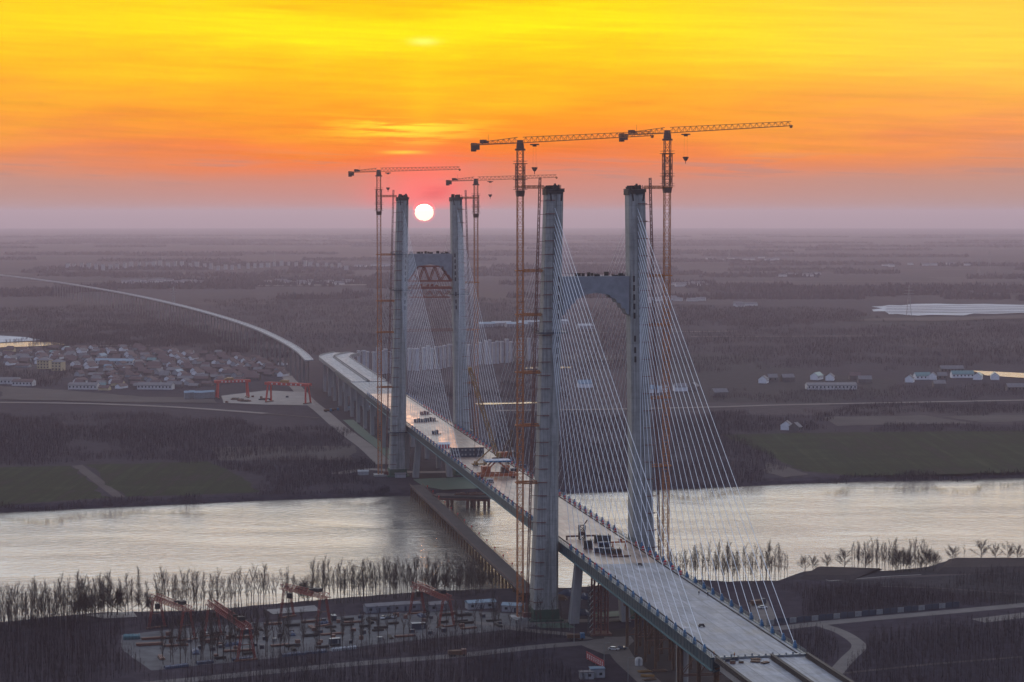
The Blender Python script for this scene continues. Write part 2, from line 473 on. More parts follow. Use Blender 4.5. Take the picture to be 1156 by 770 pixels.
sl = bpy.data.lights.new('sun', 'SUN'); so = bpy.data.objects.new('sun', sl); COL.objects.link(so)
sl.energy = 0.8; sl.angle = R(0.55); sl.color = (1.0, 0.42, 0.18)
sd = Vector((math.sin(R(SUN_AZ)), math.cos(R(SUN_AZ)), math.sin(R(0.9))))
so.rotation_euler = sd.to_track_quat('Z', 'Y').to_euler()
so.location = (0, 500, 400)

# ------------------------------------------------------------------ ground, river, air
def ground_material():
    m, nt, bs = new_mat('winter_land'); L = nt.links.new
    ge = nd(nt, 'ShaderNodeNewGeometry')
    nw = nd(nt, 'ShaderNodeTexNoise', i_Scale=0.006, i_Detail=3)
    L(ge.outputs['Position'], nw.inputs['Vector'])
    wa = nd(nt, 'ShaderNodeVectorMath', operation='SCALE'); L(nw.outputs['Color'], wa.inputs[0]); wa.inputs['Scale'].default_value = 110
    ad = nd(nt, 'ShaderNodeVectorMath', operation='ADD'); L(ge.outputs['Position'], ad.inputs[0]); L(wa.outputs[0], ad.inputs[1])
    mp = nd(nt, 'ShaderNodeMapping'); mp.inputs['Scale'].default_value = (0.0042, 0.0026, 0); mp.inputs['Rotation'].default_value = (0, 0, 0.12)
    L(ad.outputs[0], mp.inputs[0])
    vo = nd(nt, 'ShaderNodeTexVoronoi', i_Scale=1.0, distance='CHEBYCHEV'); L(mp.outputs[0], vo.inputs['Vector'])
    sp = nd(nt, 'ShaderNodeSeparateColor'); L(vo.outputs['Color'], sp.inputs[0])
    rp = ramp(nt, [(0.0, (.023, .020, .031)), (0.42, (.025, .022, .033)), (0.55, (.035, .029, .037)), (0.72, (.027, .028, .030)), (0.82, (.044, .036, .043)), (0.95, (.060, .050, .055))], 'CONSTANT')
    L(sp.outputs[0], rp.inputs[0])
    n1 = nd(nt, 'ShaderNodeTexNoise', i_Scale=0.0011, i_Detail=9, i_Roughness=0.7); L(ge.outputs['Position'], n1.inputs['Vector'])
    r1 = ramp(nt, [(0.38, (.021, .018, .030)), (0.56, (.036, .031, .042)), (0.68, (.068, .057, .064))]); L(n1.outputs['Fac'], r1.inputs[0])
    n2 = nd(nt, 'ShaderNodeTexNoise', i_Scale=0.12, i_Detail=8, i_Roughness=0.75); L(ge.outputs['Position'], n2.inputs['Vector'])
    mx = nd(nt, 'ShaderNodeMixRGB'); mx.inputs[0].default_value = 0.5
    L(rp.outputs[0], mx.inputs[1]); L(r1.outputs[0], mx.inputs[2])
    r2 = ramp(nt, [(0.3, (.55, .55, .55)), (0.7, (1.4, 1.35, 1.3))]); L(n2.outputs['Fac'], r2.inputs[0])
    m2 = nd(nt, 'ShaderNodeMixRGB', blend_type='MULTIPLY'); m2.inputs[0].default_value = 1
    L(mx.outputs[0], m2.inputs[1]); L(r2.outputs[0], m2.inputs[2])
    L(m2.outputs[0], bs.inputs['Base Color'])
    bs.inputs['Roughness'].default_value = 1.0; bs.inputs['Specular IOR Level'].default_value = 0.03
    return m
M['ground'] = ground_material()

WATER_Z = -3.2
near_px = [(-60, 706), (0, 703), (60, 697), (110, 692), (165, 691), (230, 690), (300, 683), (380, 676), (470, 669), (560, 665), (650, 664), (760, 653), (820, 657), (880, 656),
           (905, 646), (935, 642), (1000, 645), (1045, 641), (1075, 632), (1156, 633), (1220, 632)]
far_px = [(-60, 583), (0, 579), (120, 573), (250, 567), (380, 562), (440, 560), (560, 560), (700, 555), (815, 550), (900, 546), (1000, 543), (1156, 539), (1220, 537)]
NEAR = [P(a, b, 0) for a, b in near_px]
FAR = [P(a, b, WATER_Z) for a, b in far_px]
def interp(tab, x, slope):
    if x <= tab[0].x: return tab[0].y + (x - tab[0].x) * slope
    if x >= tab[-1].x: return tab[-1].y + (x - tab[-1].x) * slope
    for a, b in zip(tab, tab[1:]):
        if a.x <= x <= b.x: return a.y + (b.y - a.y) * (x - a.x) / max(b.x - a.x, 1e-6)
def near_y(x): return interp(NEAR, x, 0.2)
def far_y(x): return interp(FAR, x, 0.2)
def drop(x, y): return (x * x + y * y) / 1.274e7          # the earth curves away
def build_ground():
    xs = [-18000, -9000, -6000, -4000, -2500, -1500, -1000, -700, -500]
    x = -420.0
    while x <= 420: xs.append(x); x += 3.0
    xs += [500, 700, 1000, 1500, 2500, 4000, 6000, 9000, 18000]
    rr = random.Random(3)
    vs, fs = [], []
    ny = None
    for x in xs:
        j = rr.uniform(-1.4, 1.4)
        n, f = near_y(x) + j * 0.5, far_y(x) + j
        ys = [(-600, 0), (300, 0), (n - 260, 0), (n - 60, 0), (n - 6, 0), (n, 0.25), (n + 5, -2.0), (n + 11, -7), (f - 14, -7), (f - 1, WATER_Z - 0.3), (f + 3, -1.6 + 0.3 * j),
              (f + 9, -0.4 + 0.25 * j), (f + 16, 0), (f + 120, 0)]
        for yy in (2000, 3000, 5000, 7500, 10000, 13000, 17000, 22000, 28000, 36000, 46000):
            yq = max(yy, f + 150 + yy * 0.02); ys.append((yq, -drop(x, yq)))
        ny = len(ys)
        vs += [(x, y, z) for y, z in ys]
    for i in range(len(xs) - 1):
        for k in range(ny - 1):
            a = i * ny + k
            fs.append((a, a + ny, a + ny + 1, a + 1))
    me = bpy.data.meshes.new('ground'); me.from_pydata(vs, [], fs); me.materials.append(M['ground'])
    o = bpy.data.objects.new('ground', me); COL.objects.link(o); o['kind'] = 'structure'
build_ground()

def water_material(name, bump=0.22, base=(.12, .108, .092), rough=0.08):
    m, nt, bs = new_mat(name); L = nt.links.new
    ge = nd(nt, 'ShaderNodeNewGeometry')
    mp = nd(nt, 'ShaderNodeMapping'); mp.inputs['Scale'].default_value = (0.20, 0.24, 1); mp.inputs['Rotation'].default_value = (0, 0, -0.22)
    L(ge.outputs['Position'], mp.inputs[0])
    n1 = nd(nt, 'ShaderNodeTexNoise', i_Scale=1.0, i_Detail=7, i_Roughness=0.62, i_Distortion=0.6); L(mp.outputs[0], n1.inputs['Vector'])
    mp2 = nd(nt, 'ShaderNodeMapping'); mp2.inputs['Scale'].default_value = (0.006, 0.026, 1); mp2.inputs['Rotation'].default_value = (0, 0, -0.16); L(ge.outputs['Position'], mp2.inputs[0])
    n2 = nd(nt, 'ShaderNodeTexNoise', i_Scale=1.0, i_Detail=5, i_Distortion=0.8); L(mp2.outputs[0], n2.inputs['Vector'])
    r2 = nd(nt, 'ShaderNodeMapRange'); r2.inputs[1].default_value = 0.35; r2.inputs[2].default_value = 0.65; r2.inputs[3].default_value = 0.4; r2.inputs[4].default_value = 1.0
    L(n2.outputs['Fac'], r2.inputs[0])
    mu = nd(nt, 'ShaderNodeMath', operation='MULTIPLY'); L(n1.outputs['Fac'], mu.inputs[0]); L(r2.outputs[0], mu.inputs[1])
    b = nd(nt, 'ShaderNodeBump', i_Strength=1.0, i_Distance=bump * 2.4); L(mu.outputs[0], b.inputs['Height'])
    L(b.outputs[0], bs.inputs['Normal'])
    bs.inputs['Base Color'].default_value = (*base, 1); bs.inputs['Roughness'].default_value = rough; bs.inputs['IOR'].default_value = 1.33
    return m
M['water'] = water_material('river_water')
M['pond'] = water_material('pond_water', 0.05, rough=0.16)
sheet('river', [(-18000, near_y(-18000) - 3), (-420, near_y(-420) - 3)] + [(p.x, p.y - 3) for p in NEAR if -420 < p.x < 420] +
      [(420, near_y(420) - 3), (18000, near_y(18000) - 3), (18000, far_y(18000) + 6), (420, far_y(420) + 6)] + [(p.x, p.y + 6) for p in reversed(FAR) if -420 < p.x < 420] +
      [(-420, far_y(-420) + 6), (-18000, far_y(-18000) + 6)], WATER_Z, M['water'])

def build_haze():
    m = bpy.data.materials.new('evening_haze'); m.use_nodes = True
    nt = m.node_tree; nt.nodes.remove(nt.nodes['Principled BSDF'])
    v = nd(nt, 'ShaderNodeVolumePrincipled', i_Density=HAZE, i_Anisotropy=0.4)
    v.inputs['Color'].default_value = (0.635, 0.565, 0.675, 1)
    nt.links.new(v.outputs[0], nt.nodes['Material Output'].inputs['Volume'])
    b = MB(); b.box(0, 22700, -240, 36600, 47400, 240 + 226)
    o = b.build('haze', m); o['kind'] = 'stuff'
HAZE = 0.000064
build_haze()
# ------------------------------------------------------------------ the bridge
DECK = 34.0
HALF = 15.2
ANCH = [25 + 12 * k for k in range(18)]
def deck_material(name, c1, c2, rough, streak):
    m, nt, bs = new_mat(name); L = nt.links.new
    tc = nd(nt, 'ShaderNodeTexCoord')
    mp = nd(nt, 'ShaderNodeMapping'); mp.inputs['Scale'].default_value = (0.5, 0.06, 1); L(tc.outputs['Object'], mp.inputs[0])
    n1 = nd(nt, 'ShaderNodeTexNoise', i_Scale=1.0, i_Detail=8, i_Roughness=0.65); L(mp.outputs[0], n1.inputs['Vector'])
    n2 = nd(nt, 'ShaderNodeTexNoise', i_Scale=0.13, i_Detail=6, i_Roughness=0.7); L(tc.outputs['Object'], n2.inputs['Vector'])
    # panel joints: precast slabs 12 m long, four across
    br = nd(nt, 'ShaderNodeTexBrick', offset=0.0)
    br.inputs['Scale'].default_value = 1.0; br.inputs['Mortar Size'].default_value = 0.2
    br.inputs['Brick Width'].default_value = 7.6; br.inputs['Row Height'].default_value = 12.0
    br.inputs['Color1'].default_value = (1, 1, 1, 1); br.inputs['Color2'].default_value = (.74, .75, .77, 1); br.inputs['Mortar'].default_value = (.55, .55, .56, 1)
    L(tc.outputs['Object'], br.inputs['Vector'])
    ad = nd(nt, 'ShaderNodeMath', operation='MULTIPLY_ADD'); L(n1.outputs['Fac'], ad.inputs[0]); ad.inputs[1].default_value = streak
    mu = nd(nt, 'ShaderNodeMath', operation='MULTIPLY'); L(n2.outputs['Fac'], mu.inputs[0]); mu.inputs[1].default_value = 1 - streak; L(mu.outputs[0], ad.inputs[2])
    rp = ramp(nt, [(0.41, c2), (0.475, tuple(.35 * a + .65 * b_ for a, b_ in zip(c2, c1))), (0.53, c1), (0.61, tuple(1.4 * q for q in c1))]); L(ad.outputs[0], rp.inputs[0])
    mx = nd(nt, 'ShaderNodeMixRGB', blend_type='MULTIPLY'); mx.inputs[0].default_value = 1; L(rp.outputs[0], mx.inputs[1]); L(br.outputs[0], mx.inputs[2])
    L(mx.outputs[0], bs.inputs['Base Color'])
    rr = nd(nt, 'ShaderNodeMapRange'); L(n2.outputs['Fac'], rr.inputs[0]); rr.inputs[1].default_value = .35; rr.inputs[2].default_value = .65
    rr.inputs[3].default_value = rough - .12; rr.inputs[4].default_value = rough + .12; L(rr.outputs[0], bs.inputs['Roughness'])
    return m
M['deck_near'] = deck_material('deck_concrete', (.20, .208, .232), (.098, .103, .12), .66, .5)
M['deck_far'] = deck_material('sealed_deck', (.245, .172, .135), (.10, .073, .06), .46, .5)

bridge = thing('cable_stayed_bridge', 'unfinished cable-stayed road bridge with two pairs of concrete towers crossing the river', 'bridge', B(0, 0, 0), A)
def slab(s0, s1, m, name):
    b = MB(); b.box(0, (s0 + s1) / 2, DECK - 0.45, 2 * HALF - 0.2, s1 - s0, 0.45)
    return b.build(name, m, bridge)
S0, S1, SEAM = -239.0, SPAN + 239.0, -62.0
dk = slab(S0, SEAM, M['deck_near'], 'deck_slab'); tag(dk, 'blue-grey concrete near end of the deck')
dk = slab(SEAM + .004, S1, M['deck_far'], 'deck_slab'); tag(dk, 'warm brown sealed stretch of the deck')
for sg in (-1, 1):
    b = MB()
    b.box(sg * (HALF + 0.15), (S0 + S1) / 2, DECK - 4.0, 0.5, S1 - S0, 3.6)
    y = S0 + 2
    while y < S1:
        b.box(sg * (HALF + 0.46), y, DECK - 3.7, 0.12, 0.18, 3.0); y += 4
    g = b.build('edge_girder', M['teal'], bridge)
    b = MB(); b.box(sg * (HALF + 0.1), (S0 + S1) / 2, DECK - 4.3, 1.9, S1 - S0, 0.28)
    b.build('bottom_flange', M['teal_light'], g)
    b = MB(); b.box(sg * (HALF + 0.35), (S0 + S1) / 2, DECK - 0.38, 1.1, S1 - S0, 0.5)
    b.build('edge_strip', M['teal'], g)
    b = MB()
    n = int((S1 - S0) / 3)
    for i in range(n + 1): b.box(sg * (HALF + 0.7), S0 + 3 * i, DECK + 0.12, 0.1, 0.1, 1.25)
    for z in (0.55, 0.95, 1.32): b.box(sg * (HALF + 0.7), (S0 + S1) / 2, DECK + z, 0.09, S1 - S0 - .01, 0.08)
    b.build('railing', M['teal'], bridge)
    b = MB()                                                   # inner kerb
    b.box(sg * (HALF - 1.9), (S0 + S1) / 2, DECK + 0.004, 0.35, S1 - S0, 0.35)
    b.build('kerb', M['dark_steel'], bridge)
b = MB()
y = S0 + 1.5
while y < S1:
    b.box(0, y, DECK - 3.1, 2 * HALF - 0.6, 0.45, 2.6)
    for sg in (-1, 1):                                         # raking struts that read as saw teeth below the girder
        b.beam((sg * (HALF - 0.2), y, DECK - 4.9), (sg * (HALF - 7), y, DECK - 3.2), 0.5, 0.5)
        b.beam((sg * (HALF - 0.2), y - 1.6, DECK - 4.15), (sg * (HALF - 0.2), y, DECK - 4.9), 0.35, 0.35)
    y += 4.0
b.box(0, (S0 + S1) / 2, DECK - 3.4, 0.8, S1 - S0, 2.9)
b.build('floor_framing', M['teal'], bridge)

TOP = 187.0
def leg_c(sg, z): return sg * (22.3 + (18.1 - 22.3) * z / TOP)
def leg_section(sg, z, s):
    k = min(1, z / 60.0)
    hw = 5.5 - 1.1 * k - 0.75 * max(0, (z - 60) / 127)          # half width across
    hd = 6.3 - 1.2 * k - 0.5 * max(0, (z - 60) / 127)           # half depth along
    c = leg_c(sg, z); ch = 1.0
    return [(c - hw, s - hd + ch, z), (c - hw + ch, s - hd, z), (c - .7, s - hd, z), (c - .7, s - hd + .5, z), (c + .7, s - hd + .5, z), (c + .7, s - hd, z), (c + hw - ch, s - hd, z), (c + hw, s - hd + ch, z),
            (c + hw, s + hd - ch, z), (c + hw - ch, s + hd, z), (c - hw + ch, s + hd, z), (c - hw, s + hd - ch, z)]
def platform(parent, sg, z, s, m, w=13.5):
    b = MB(); c = leg_c(sg, z); w2 = w / 2
    for dx, dy, lx, ly in ((0, -w2, w + 1, 1.2), (0, w2, w + 1, 1.2), (-w2, 0, 1.2, w - 1.2), (w2, 0, 1.2, w - 1.2)):
        b.box(c + dx, s + dy, z, lx, ly, 0.5)
        for q in range(7):
            if lx > ly: b.box(c + dx + (q / 6 - .5) * (lx - .1), s + dy + (0.55 if dy > 0 else -0.55), z + .5, .1, .1, 1.2)
            else: b.box(c + dx + (0.55 if dx > 0 else -0.55), s + dy + (q / 6 - .5) * (ly - .1), z + .5, .1, .1, 1.2)
        if lx > ly: b.box(c + dx, s + dy + (0.55 if dy > 0 else -0.55), z + 1.6, lx, .08, .08)
        else: b.box(c + dx + (0.55 if dx > 0 else -0.55), s + dy, z + 1.6, .08, ly, .08)
    return b.build('work_platform', m, parent)
def tower(s, near):
    for sg in (-1, 1):
        b = MB()
        zs = [4.2, 15, 30, 45, 60, 90, 120, 150, TOP]
        b.loft([leg_section(sg, z, s) for z in zs])
        # small formwork pockets down the faces
        leg = b.build('tower_leg', M['concrete'], bridge)
        b = MB(); b.box(leg_c(sg, 0), s, -0.5, 15, 17, 1.3, taper=.97); b.box(leg_c(sg, 0), s, .8, 11.6, 13.4, 4.2, taper=.98)
        pl = b.build('pile_cap', M['green_net'], leg)
        # climbing formwork and clutter at the unfinished head
        b = MB(); c = leg_c(sg, TOP)
        b.box(c, s, TOP - 0.02, 7.9, 9.6, .35)
        for dx in (-3.75, 3.75):
            b.box(c + dx, s, TOP - 2.4 + (dx > 0) * 1.2, .4, 9.0, 2.3 - (dx > 0) * 1.2)
        for dy in (-4.85, 4.85): b.box(c, s + dy, TOP - 1.9, 6.4, .5, 1.8)
        r2 = random.Random(int(s) + sg)
        for k in range(16):
            b.box(c + r2.uniform(-2.9, 2.9), s + r2.uniform(-3.6, 3.6), TOP + .33, r2.uniform(.5, 1.8), r2.uniform(.5, 1.8), r2.uniform(.6, 2.2))
        for k in range(18):
            x, y = c + r2.uniform(-3.8, 3.8), s + r2.choice((-4.6, 4.6))
            b.box(x, y, TOP + .33, .14, .14, 1.5)
        for dx in (-2.4, 3.0): b.beam((c + dx, s - 5.0, TOP - 1), (c + dx * .8, s - 5.0, TOP - 5), .6, .4)
        b.build('climbing_formwork', M['dark_steel'], leg)
        if near:
            if sg < 0: platform(leg, sg, 125, s, M['navy'], 12.0)
        else:
            if sg < 0:
                platform(leg, sg, 149, s, M['navy'], 12); platform(leg, sg, 125, s, M['navy'], 12.6)
            else: platform(leg, sg, 122, s, M['navy'], 12)
        if not near: platform(leg, sg, 29.5, s, M['navy'], 13.4)
        # vertical row of dark openings below the cross beam, on the inner half of the face
        for z in (112, 116, 121, 131, 135, 139, 143, 147):
            b = MB(); cx = leg_c(sg, z) - sg * 2.4; hd = 6.3 - 1.2 - .5 * (z - 60) / 127
            b.box(cx, s - hd - .02, z, .9, .1, 2.6)
            b.build('shaft_opening', M['dark_steel'], leg)
    # upper cross beam with stepped scroll brackets
    b = MB()
    x0 = leg_c(1, 145) - 4.2
    zt, zb = 149.5, 141.6
    prof = [(-x0, zt), (x0, zt)]
    steps = [(x0, 132.5), (x0 - 1.2, 133.2), (x0 - 2.0, 135.2), (x0 - 3.4, 135.6), (x0 - 4.0, 137.6), (x0 - 5.6, 138.0), (x0 - 6.2, 139.6), (x0 - 8.0, 140.2), (x0 - 9.0, 141.4), (0, 142.3)]
    pts = prof + steps + [(-a, c) for a, c in reversed(steps[:-1])]
    b.loft([[(x, s - 4.0, z) for x, z in pts], [(x, s + 4.0, z) for x, z in pts]])
    cb = b.build('crossbeam', M['crossbeam'], bridge)
    b = MB(); r3 = random.Random(5)
    for k in range(26):
        x = -x0 + 1 + k * (2 * x0 - 2) / 25
        b.box(x, s - 3.8, zt + .003, .1, .1, 1.3)
        if r3.random() < .45: b.box(x, s + r3.uniform(-3, 3), zt + .003, r3.uniform(.8, 2.4), 1, r3.uniform(.5, 1.8))
    b.box(0, s - 3.8, zt + 1.3, 2 * x0 - 2, .1, .1)
    b.build('beam_railing', M['dark_steel'], cb)
    # splayed concrete trestle between the legs
    b = MB()
    for sg in (-1, 1):
        b.loft([[(sg * 11.5 + dx, s - 12 + dy, 0) for dx, dy in ((-2, -2.4), (2, -2.4), (2, 2.4), (-2, 2.4))],
                [(sg * 9.0 + dx, s - 12 + dy, DECK - 5.8) for dx, dy in ((-1.6, -1.8), (1.6, -1.8), (1.6, 1.8), (-1.6, 1.8))]])
    b.box(0, s - 12, DECK - 5.8, 22, 4.2, 1.5)
    b.build('splayed_pier', M['pier_concrete'], bridge)
tower(0, True); tower(SPAN, False)

# struts and the truss falsework under the far cross beam
b = MB(); zc = 139.5; x0 = leg_c(1, 140) - 4.5
chord = [(-x0, 131.5), (-x0 * .55, 141.0), (x0 * .55, 141.0), (x0, 131.5)]
for y in (SPAN - 3.5, SPAN + 3.5):
    for p, q in zip(chord, chord[1:]): b.beam((p[0], y, p[1]), (q[0], y, q[1]), 1.0, 1.0)
    b.beam((-x0, y, 131.1), (x0, y, 131.1), .9, .9)
    xs = [-x0 + 2 * x0 * i / 8 for i in range(9)]
    for i in range(8):
        top = lambda x: 140.8 if abs(x) < x0 * .55 else 131.5 + (x0 - abs(x)) / (x0 * .45) * 9.3
        b.beam((xs[i], y, 131.1 if i % 2 == 0 else top(xs[i])), (xs[i + 1], y, top(xs[i + 1]) if i % 2 == 0 else 131.1), .6, .6)
tr = thing('truss_falsework', 'reddish steel arch truss hanging under the far cross beam between the towers', 'falsework', B(0, 0, 0), A)
b.build('arch_truss', M['falsework'], tr)
b = MB()
for y in (SPAN - 3.5, SPAN + 3.5):
    b.beam((-x0, y, 126.5), (x0, y, 126.5), 1.0, 1.6)
    b.beam((-x0 * .9, y, 120.2), (x0 * .9, y, 120.2), .6, .6)
    for i in range(8):
        b.beam((-x0 * .9 + 1.8 * x0 * i / 8, y, 120.2 if i % 2 else 124.4), (-x0 * .9 + 1.8 * x0 * (i + 1) / 8, y, 124.4 if i % 2 else 120.2), .35, .35)
for k in range(12): b.box(-x0 + 2 * x0 * (k + .5) / 12, SPAN, 127.32, .5, 8, .3)
r3 = random.Random(9)
for k in range(9): b.box(r3.uniform(-x0, x0) * .8, SPAN + r3.uniform(-3, 3), 127.63, r3.uniform(.8, 2.5), 1.2, r3.uniform(.6, 1.6))
b.build('support_beam', M['falsework'], tr)
b = MB(); x1 = leg_c(1, 98) - 4.5
b.lattice((-x1, SPAN, 98), (x1, SPAN, 98), 1.4, 2.6, .3, .15)
t2 = b.build('brace_strut', M['rail_red'], None, B(0, 0, 0), A)
tag(t2, 'thin brown horizontal strut bracing the two far tower legs halfway up', 'strut')

# stay cables: own object each for the hundred that show largest, the rest together
def tower_anchor(i): return 179.0 - (17 - i) * 3.35
cables, anchors = [], []
for s, near in ((0, True), (SPAN, False)):
    for sg in (-1, 1):
        for dr in (-1, 1):
            for i, a in enumerate(ANCH):
                z = tower_anchor(i)
                p = Vector((leg_c(sg, z), s + dr * 3.9, z)); q = Vector((sg * (HALF + 0.2), s + dr * a, DECK + 1.0))
                rank = (0 if near else (1 if dr < 0 else 2), -i)
                cables.append((rank, p, q, .105 if near and dr < 0 else (.075 if near else .08))); anchors.append((rank, sg, q))
cables.sort(key=lambda c: c[0]); anchors.sort(key=lambda c: c[0])
def cable_into(b, p, q, r_=.125):
    # slight sag
    n = 6; L = (q - p).length; prev = p
    for k in range(1, n + 1):
        t = k / n; x = p.lerp(q, t); x.z -= 4 * t * (1 - t) * L * 0.004
        b.tube(prev, x, r_, n=5, caps=False); prev = x
rest = MB()
for k, (_, p, q, cr) in enumerate(cables):
    if k < 100:
        b = MB(); cable_into(b, p, q, cr); b.build('stay_cable', M['cable'], bridge, )
    else: cable_into(rest, p, q, cr)
o = rest.build('stay_cable', M['cable'], bridge); o['kind'] = 'stuff'
def anchor_into(b, sg, q):
    d = 1
    b.box(sg * (HALF + .2), q.y, DECK + .12, 1.1, 1.5, 1.5, taper=.75)
    b.tube((sg * (HALF + .2), q.y, DECK + 1.4), (sg * (HALF + .2), q.y, DECK + 2.4), .42, .3, 6)
rest = MB()
for k, (_, sg, q) in enumerate(anchors):
    if k < 100:
        b = MB(); anchor_into(b, sg, q); b.build('cable_anchor', M['blue'], bridge)
    else: anchor_into(rest, sg, q)
o = rest.build('cable_anchor', M['blue'], bridge); o['kind'] = 'stuff'

# red barrels between the anchors
def barrel():
    r = thing('warning_barrel', 'small red warning barrel between two blue cable anchors on the deck edge', 'barrel', group='red barrels along the bridge deck edges')
    b = MB()
    b.loft([[(math.cos(t) * rr, math.sin(t) * rr, z) for t in [2 * math.pi * k / 8 for k in range(8)]] for rr, z in ((.55, 0), (.6, .3), (.55, .8), (.6, 1.2), (.4, 1.7), (.25, 1.75))])
    b.build('drum', M['red'], r)
    b = MB(); b.tube((0, 0, .62), (0, 0, .9), .62, .62, 8); b.build('band', M['white'], r)
    return r
br0 = barrel(); first = True
for sg in (-1, 1):
    for s, lo, hi in ((0, -97, 243), (SPAN, -242, 130)):
        for dr in (-1, 1):
            for a in [19 + 12 * k for k in range(19)]:
                x = dr * a
                if not (lo <= x <= hi): continue
                loc = B(s + x, sg * (HALF - .7), DECK + .006)
                lab = 'small red warning barrel between blue cable anchors on the %s deck edge' % ('left' if sg < 0 else 'right')
                if first: br0.location = loc; br0.rotation_euler.z = A; br0['label'] = lab; first = False
                else: copy_tree(br0, loc=loc, rz=A, label=lab)

# ------------------------------------------------------------------ near approach spans (bottom of the picture)
ap = thing('approach_viaduct', 'near approach span of pale concrete with dark steel beams at the bottom edge', 'viaduct', B(0, 0, 0), A)
b = MB(); b.box(0, -239.3 - 100, DECK - 1.1, 30.2, 200, .7)
b.build('deck_slab', M['deck_near'], ap)
for x in (-15.2, 3.2, 15.2):
    b = MB(); b.box(x, -240.5 - 100, DECK - .396, .35, 198, 1.5); b.box(x, -240.5 - 100, DECK + 1.1, 1.1, 198, .15); b.box(x, -240.5 - 100, DECK - .39, 1.1, 198, .15)
    b.build('launching_beam', M['dark_steel'], ap)
b = MB()
for x in (-13, -4.5, 4.5, 13): b.box(x, -240 - 100, DECK - 4.0, 1.4, 198, 2.85)
b.build('girder', M['pier_concrete'], ap)
for t in (-10, 10):
    for s in (-262, -305):
        b = MB(); b.tube((t, s, 0), (t, s, DECK - 4.6), 2.2, 2.2, 20); b.box(t, s, DECK - 4.6, 6, 4, .6)
        b.build('pier', M['pier_concrete'], ap, smooth=False)
b = MB()
b.box(0, -239.5, DECK - .2, 30, 1.0, .55)
for k in range(13): b.box(-14 + k * 2.3, -239.4, DECK + .35, .5, .5, .3 + .5 * ((k * 7) % 3) / 2)
b.build('joint_shutter', M['steel_grey'], ap)
r3 = random.Random(21)
for k, (t, s, sx, sy, sz, mm) in enumerate([(-11.5, -243, 2.2, .8, .9, 'navy'), (-9, -241.8, 2.2, .8, .9, 'navy'), (-11, -246, 1.6, 1.2, .8, 'brown_steel'), (-8.2, -246, 1.4, 1, .5, 'rust')]):
    t_ = thing('tool_box', ['dark blue site box left of its pair beside the deck end', 'dark blue site box right of its pair beside the deck end', 'brown tool crate behind the white bundle on the approach slab',
                            'flat rusty tool crate alone on the approach slab'][k], 'box', B(s, t, DECK - .396), A)
    b = MB(); b.box(0, 0, 0, sx, sy, sz); b.build('body', M[mm], t_)
    b = MB(); b.box(0, 0, sz + .002, sx * 1.04, sy * 1.06, .1); b.build('lid', M['dark_steel'], t_)
for k, (t, s, rz) in enumerate([(-2.2, -242.6, .2), (-3.2, -245.6, -.3), (-.8, -247.5, .5)]):
    b = MB()
    for j in range(5): b.box(rnd.uniform(-.4, .4), rnd.uniform(-.4, .4), .1 * j, 2.6, 1.5, .1, rnd.uniform(-.2, .2))
    o = b.build('plywood_stack', M['yellow' if k == 9 else 'rust'], None, B(s, t, DECK - .396), A + rz)
    tag(o, ['plywood sheets left of the middle beam nearest the deck joint', 'plywood sheets left of the middle beam, second from the joint', 'plywood sheets beside the middle beam farthest from the joint'][k], 'plywood')

# ------------------------------------------------------------------ far approach: piers, deck curving right, bare pier row
va = thing('approach_viaduct', 'far approach viaduct with girder lines and a split deck curving right', 'viaduct', B(0, 0, 0), A)
def apath(d):
    """distance past S1 -> local (t, s, heading)"""
    L0 = 405.0; Rr = 135.0
    if d < L0: return 0.0, S1 + d, 0.0
    th = (d - L0) / Rr
    return Rr - Rr * math.cos(th), S1 + L0 + Rr * math.sin(th), th
def strip(name, d0, d1, t0, t1, z0, z1, m, parent):
    n = max(2, int((d1 - d0) / 8)); secs = []
    for i in range(n + 1):
        t, s, th = apath(d0 + (d1 - d0) * i / n); c, sn = math.cos(th), math.sin(th)
        secs.append([(t + k * c, s - k * sn, z) for k, z in ((t0, z0), (t1, z0), (t1, z1), (t0, z1))])
    b = MB(); b.loft(secs); return b.build(name, m, parent)
b = MB()
for k in range(9): b.box(-14 + 3.5 * k, S1 + 60, DECK - 2.8, 1.6, 118, 2.4)
b.build('girder', M['pier_concrete'], va)
o = strip('deck_slab', .3, 120, -15.1, 15.1, DECK - .9, DECK - .5, M['deck_near'], va)
strip('deck_slab', 120.1, 480, -15.2, -.9, DECK - 2.4, DECK, M['deck_near'], va)
strip('deck_slab', 120.1, 480, .9, 15.2, DECK - 2.4, DECK, M['deck_near'], va)
for t in (-15, -1.2, 1.2, 15): strip('parapet', 121, 479, t - .22, t + .22, DECK + .005, DECK + 1.1, M['pier_concrete'], va)
for sg in (-1, 1): strip('edge_beam', .3, 250, sg * 15.35 - .15, sg * 15.35 + .15, DECK - 3.9, DECK - .1, M['teal'], va)
for d in range(12, 470, 50):
    t, s, th = apath(d); c, sn = math.cos(th), math.sin(th)
    b = MB()
    for k in (-9.5, 9.5): b.box(t + k * c, s - k * sn, 0, 3.0, 2.6, DECK - 4.4, -th)
    b.box(t, s, DECK - 4.4, 24.5, 2.6, 1.6, -th); b.build('pier', M['pier_concrete'], va)
for d in (-75, -150, -205):                                    # side-span piers, part of the bridge
    b = MB()
    for k in (-11, 11): b.box(k, S1 + d, 0, 3, 3, DECK - 5.4)
    b.box(0, S1 + d, DECK - 5.4, 27, 3.4, .9); b.build('pier', M['pier_concrete'], bridge)
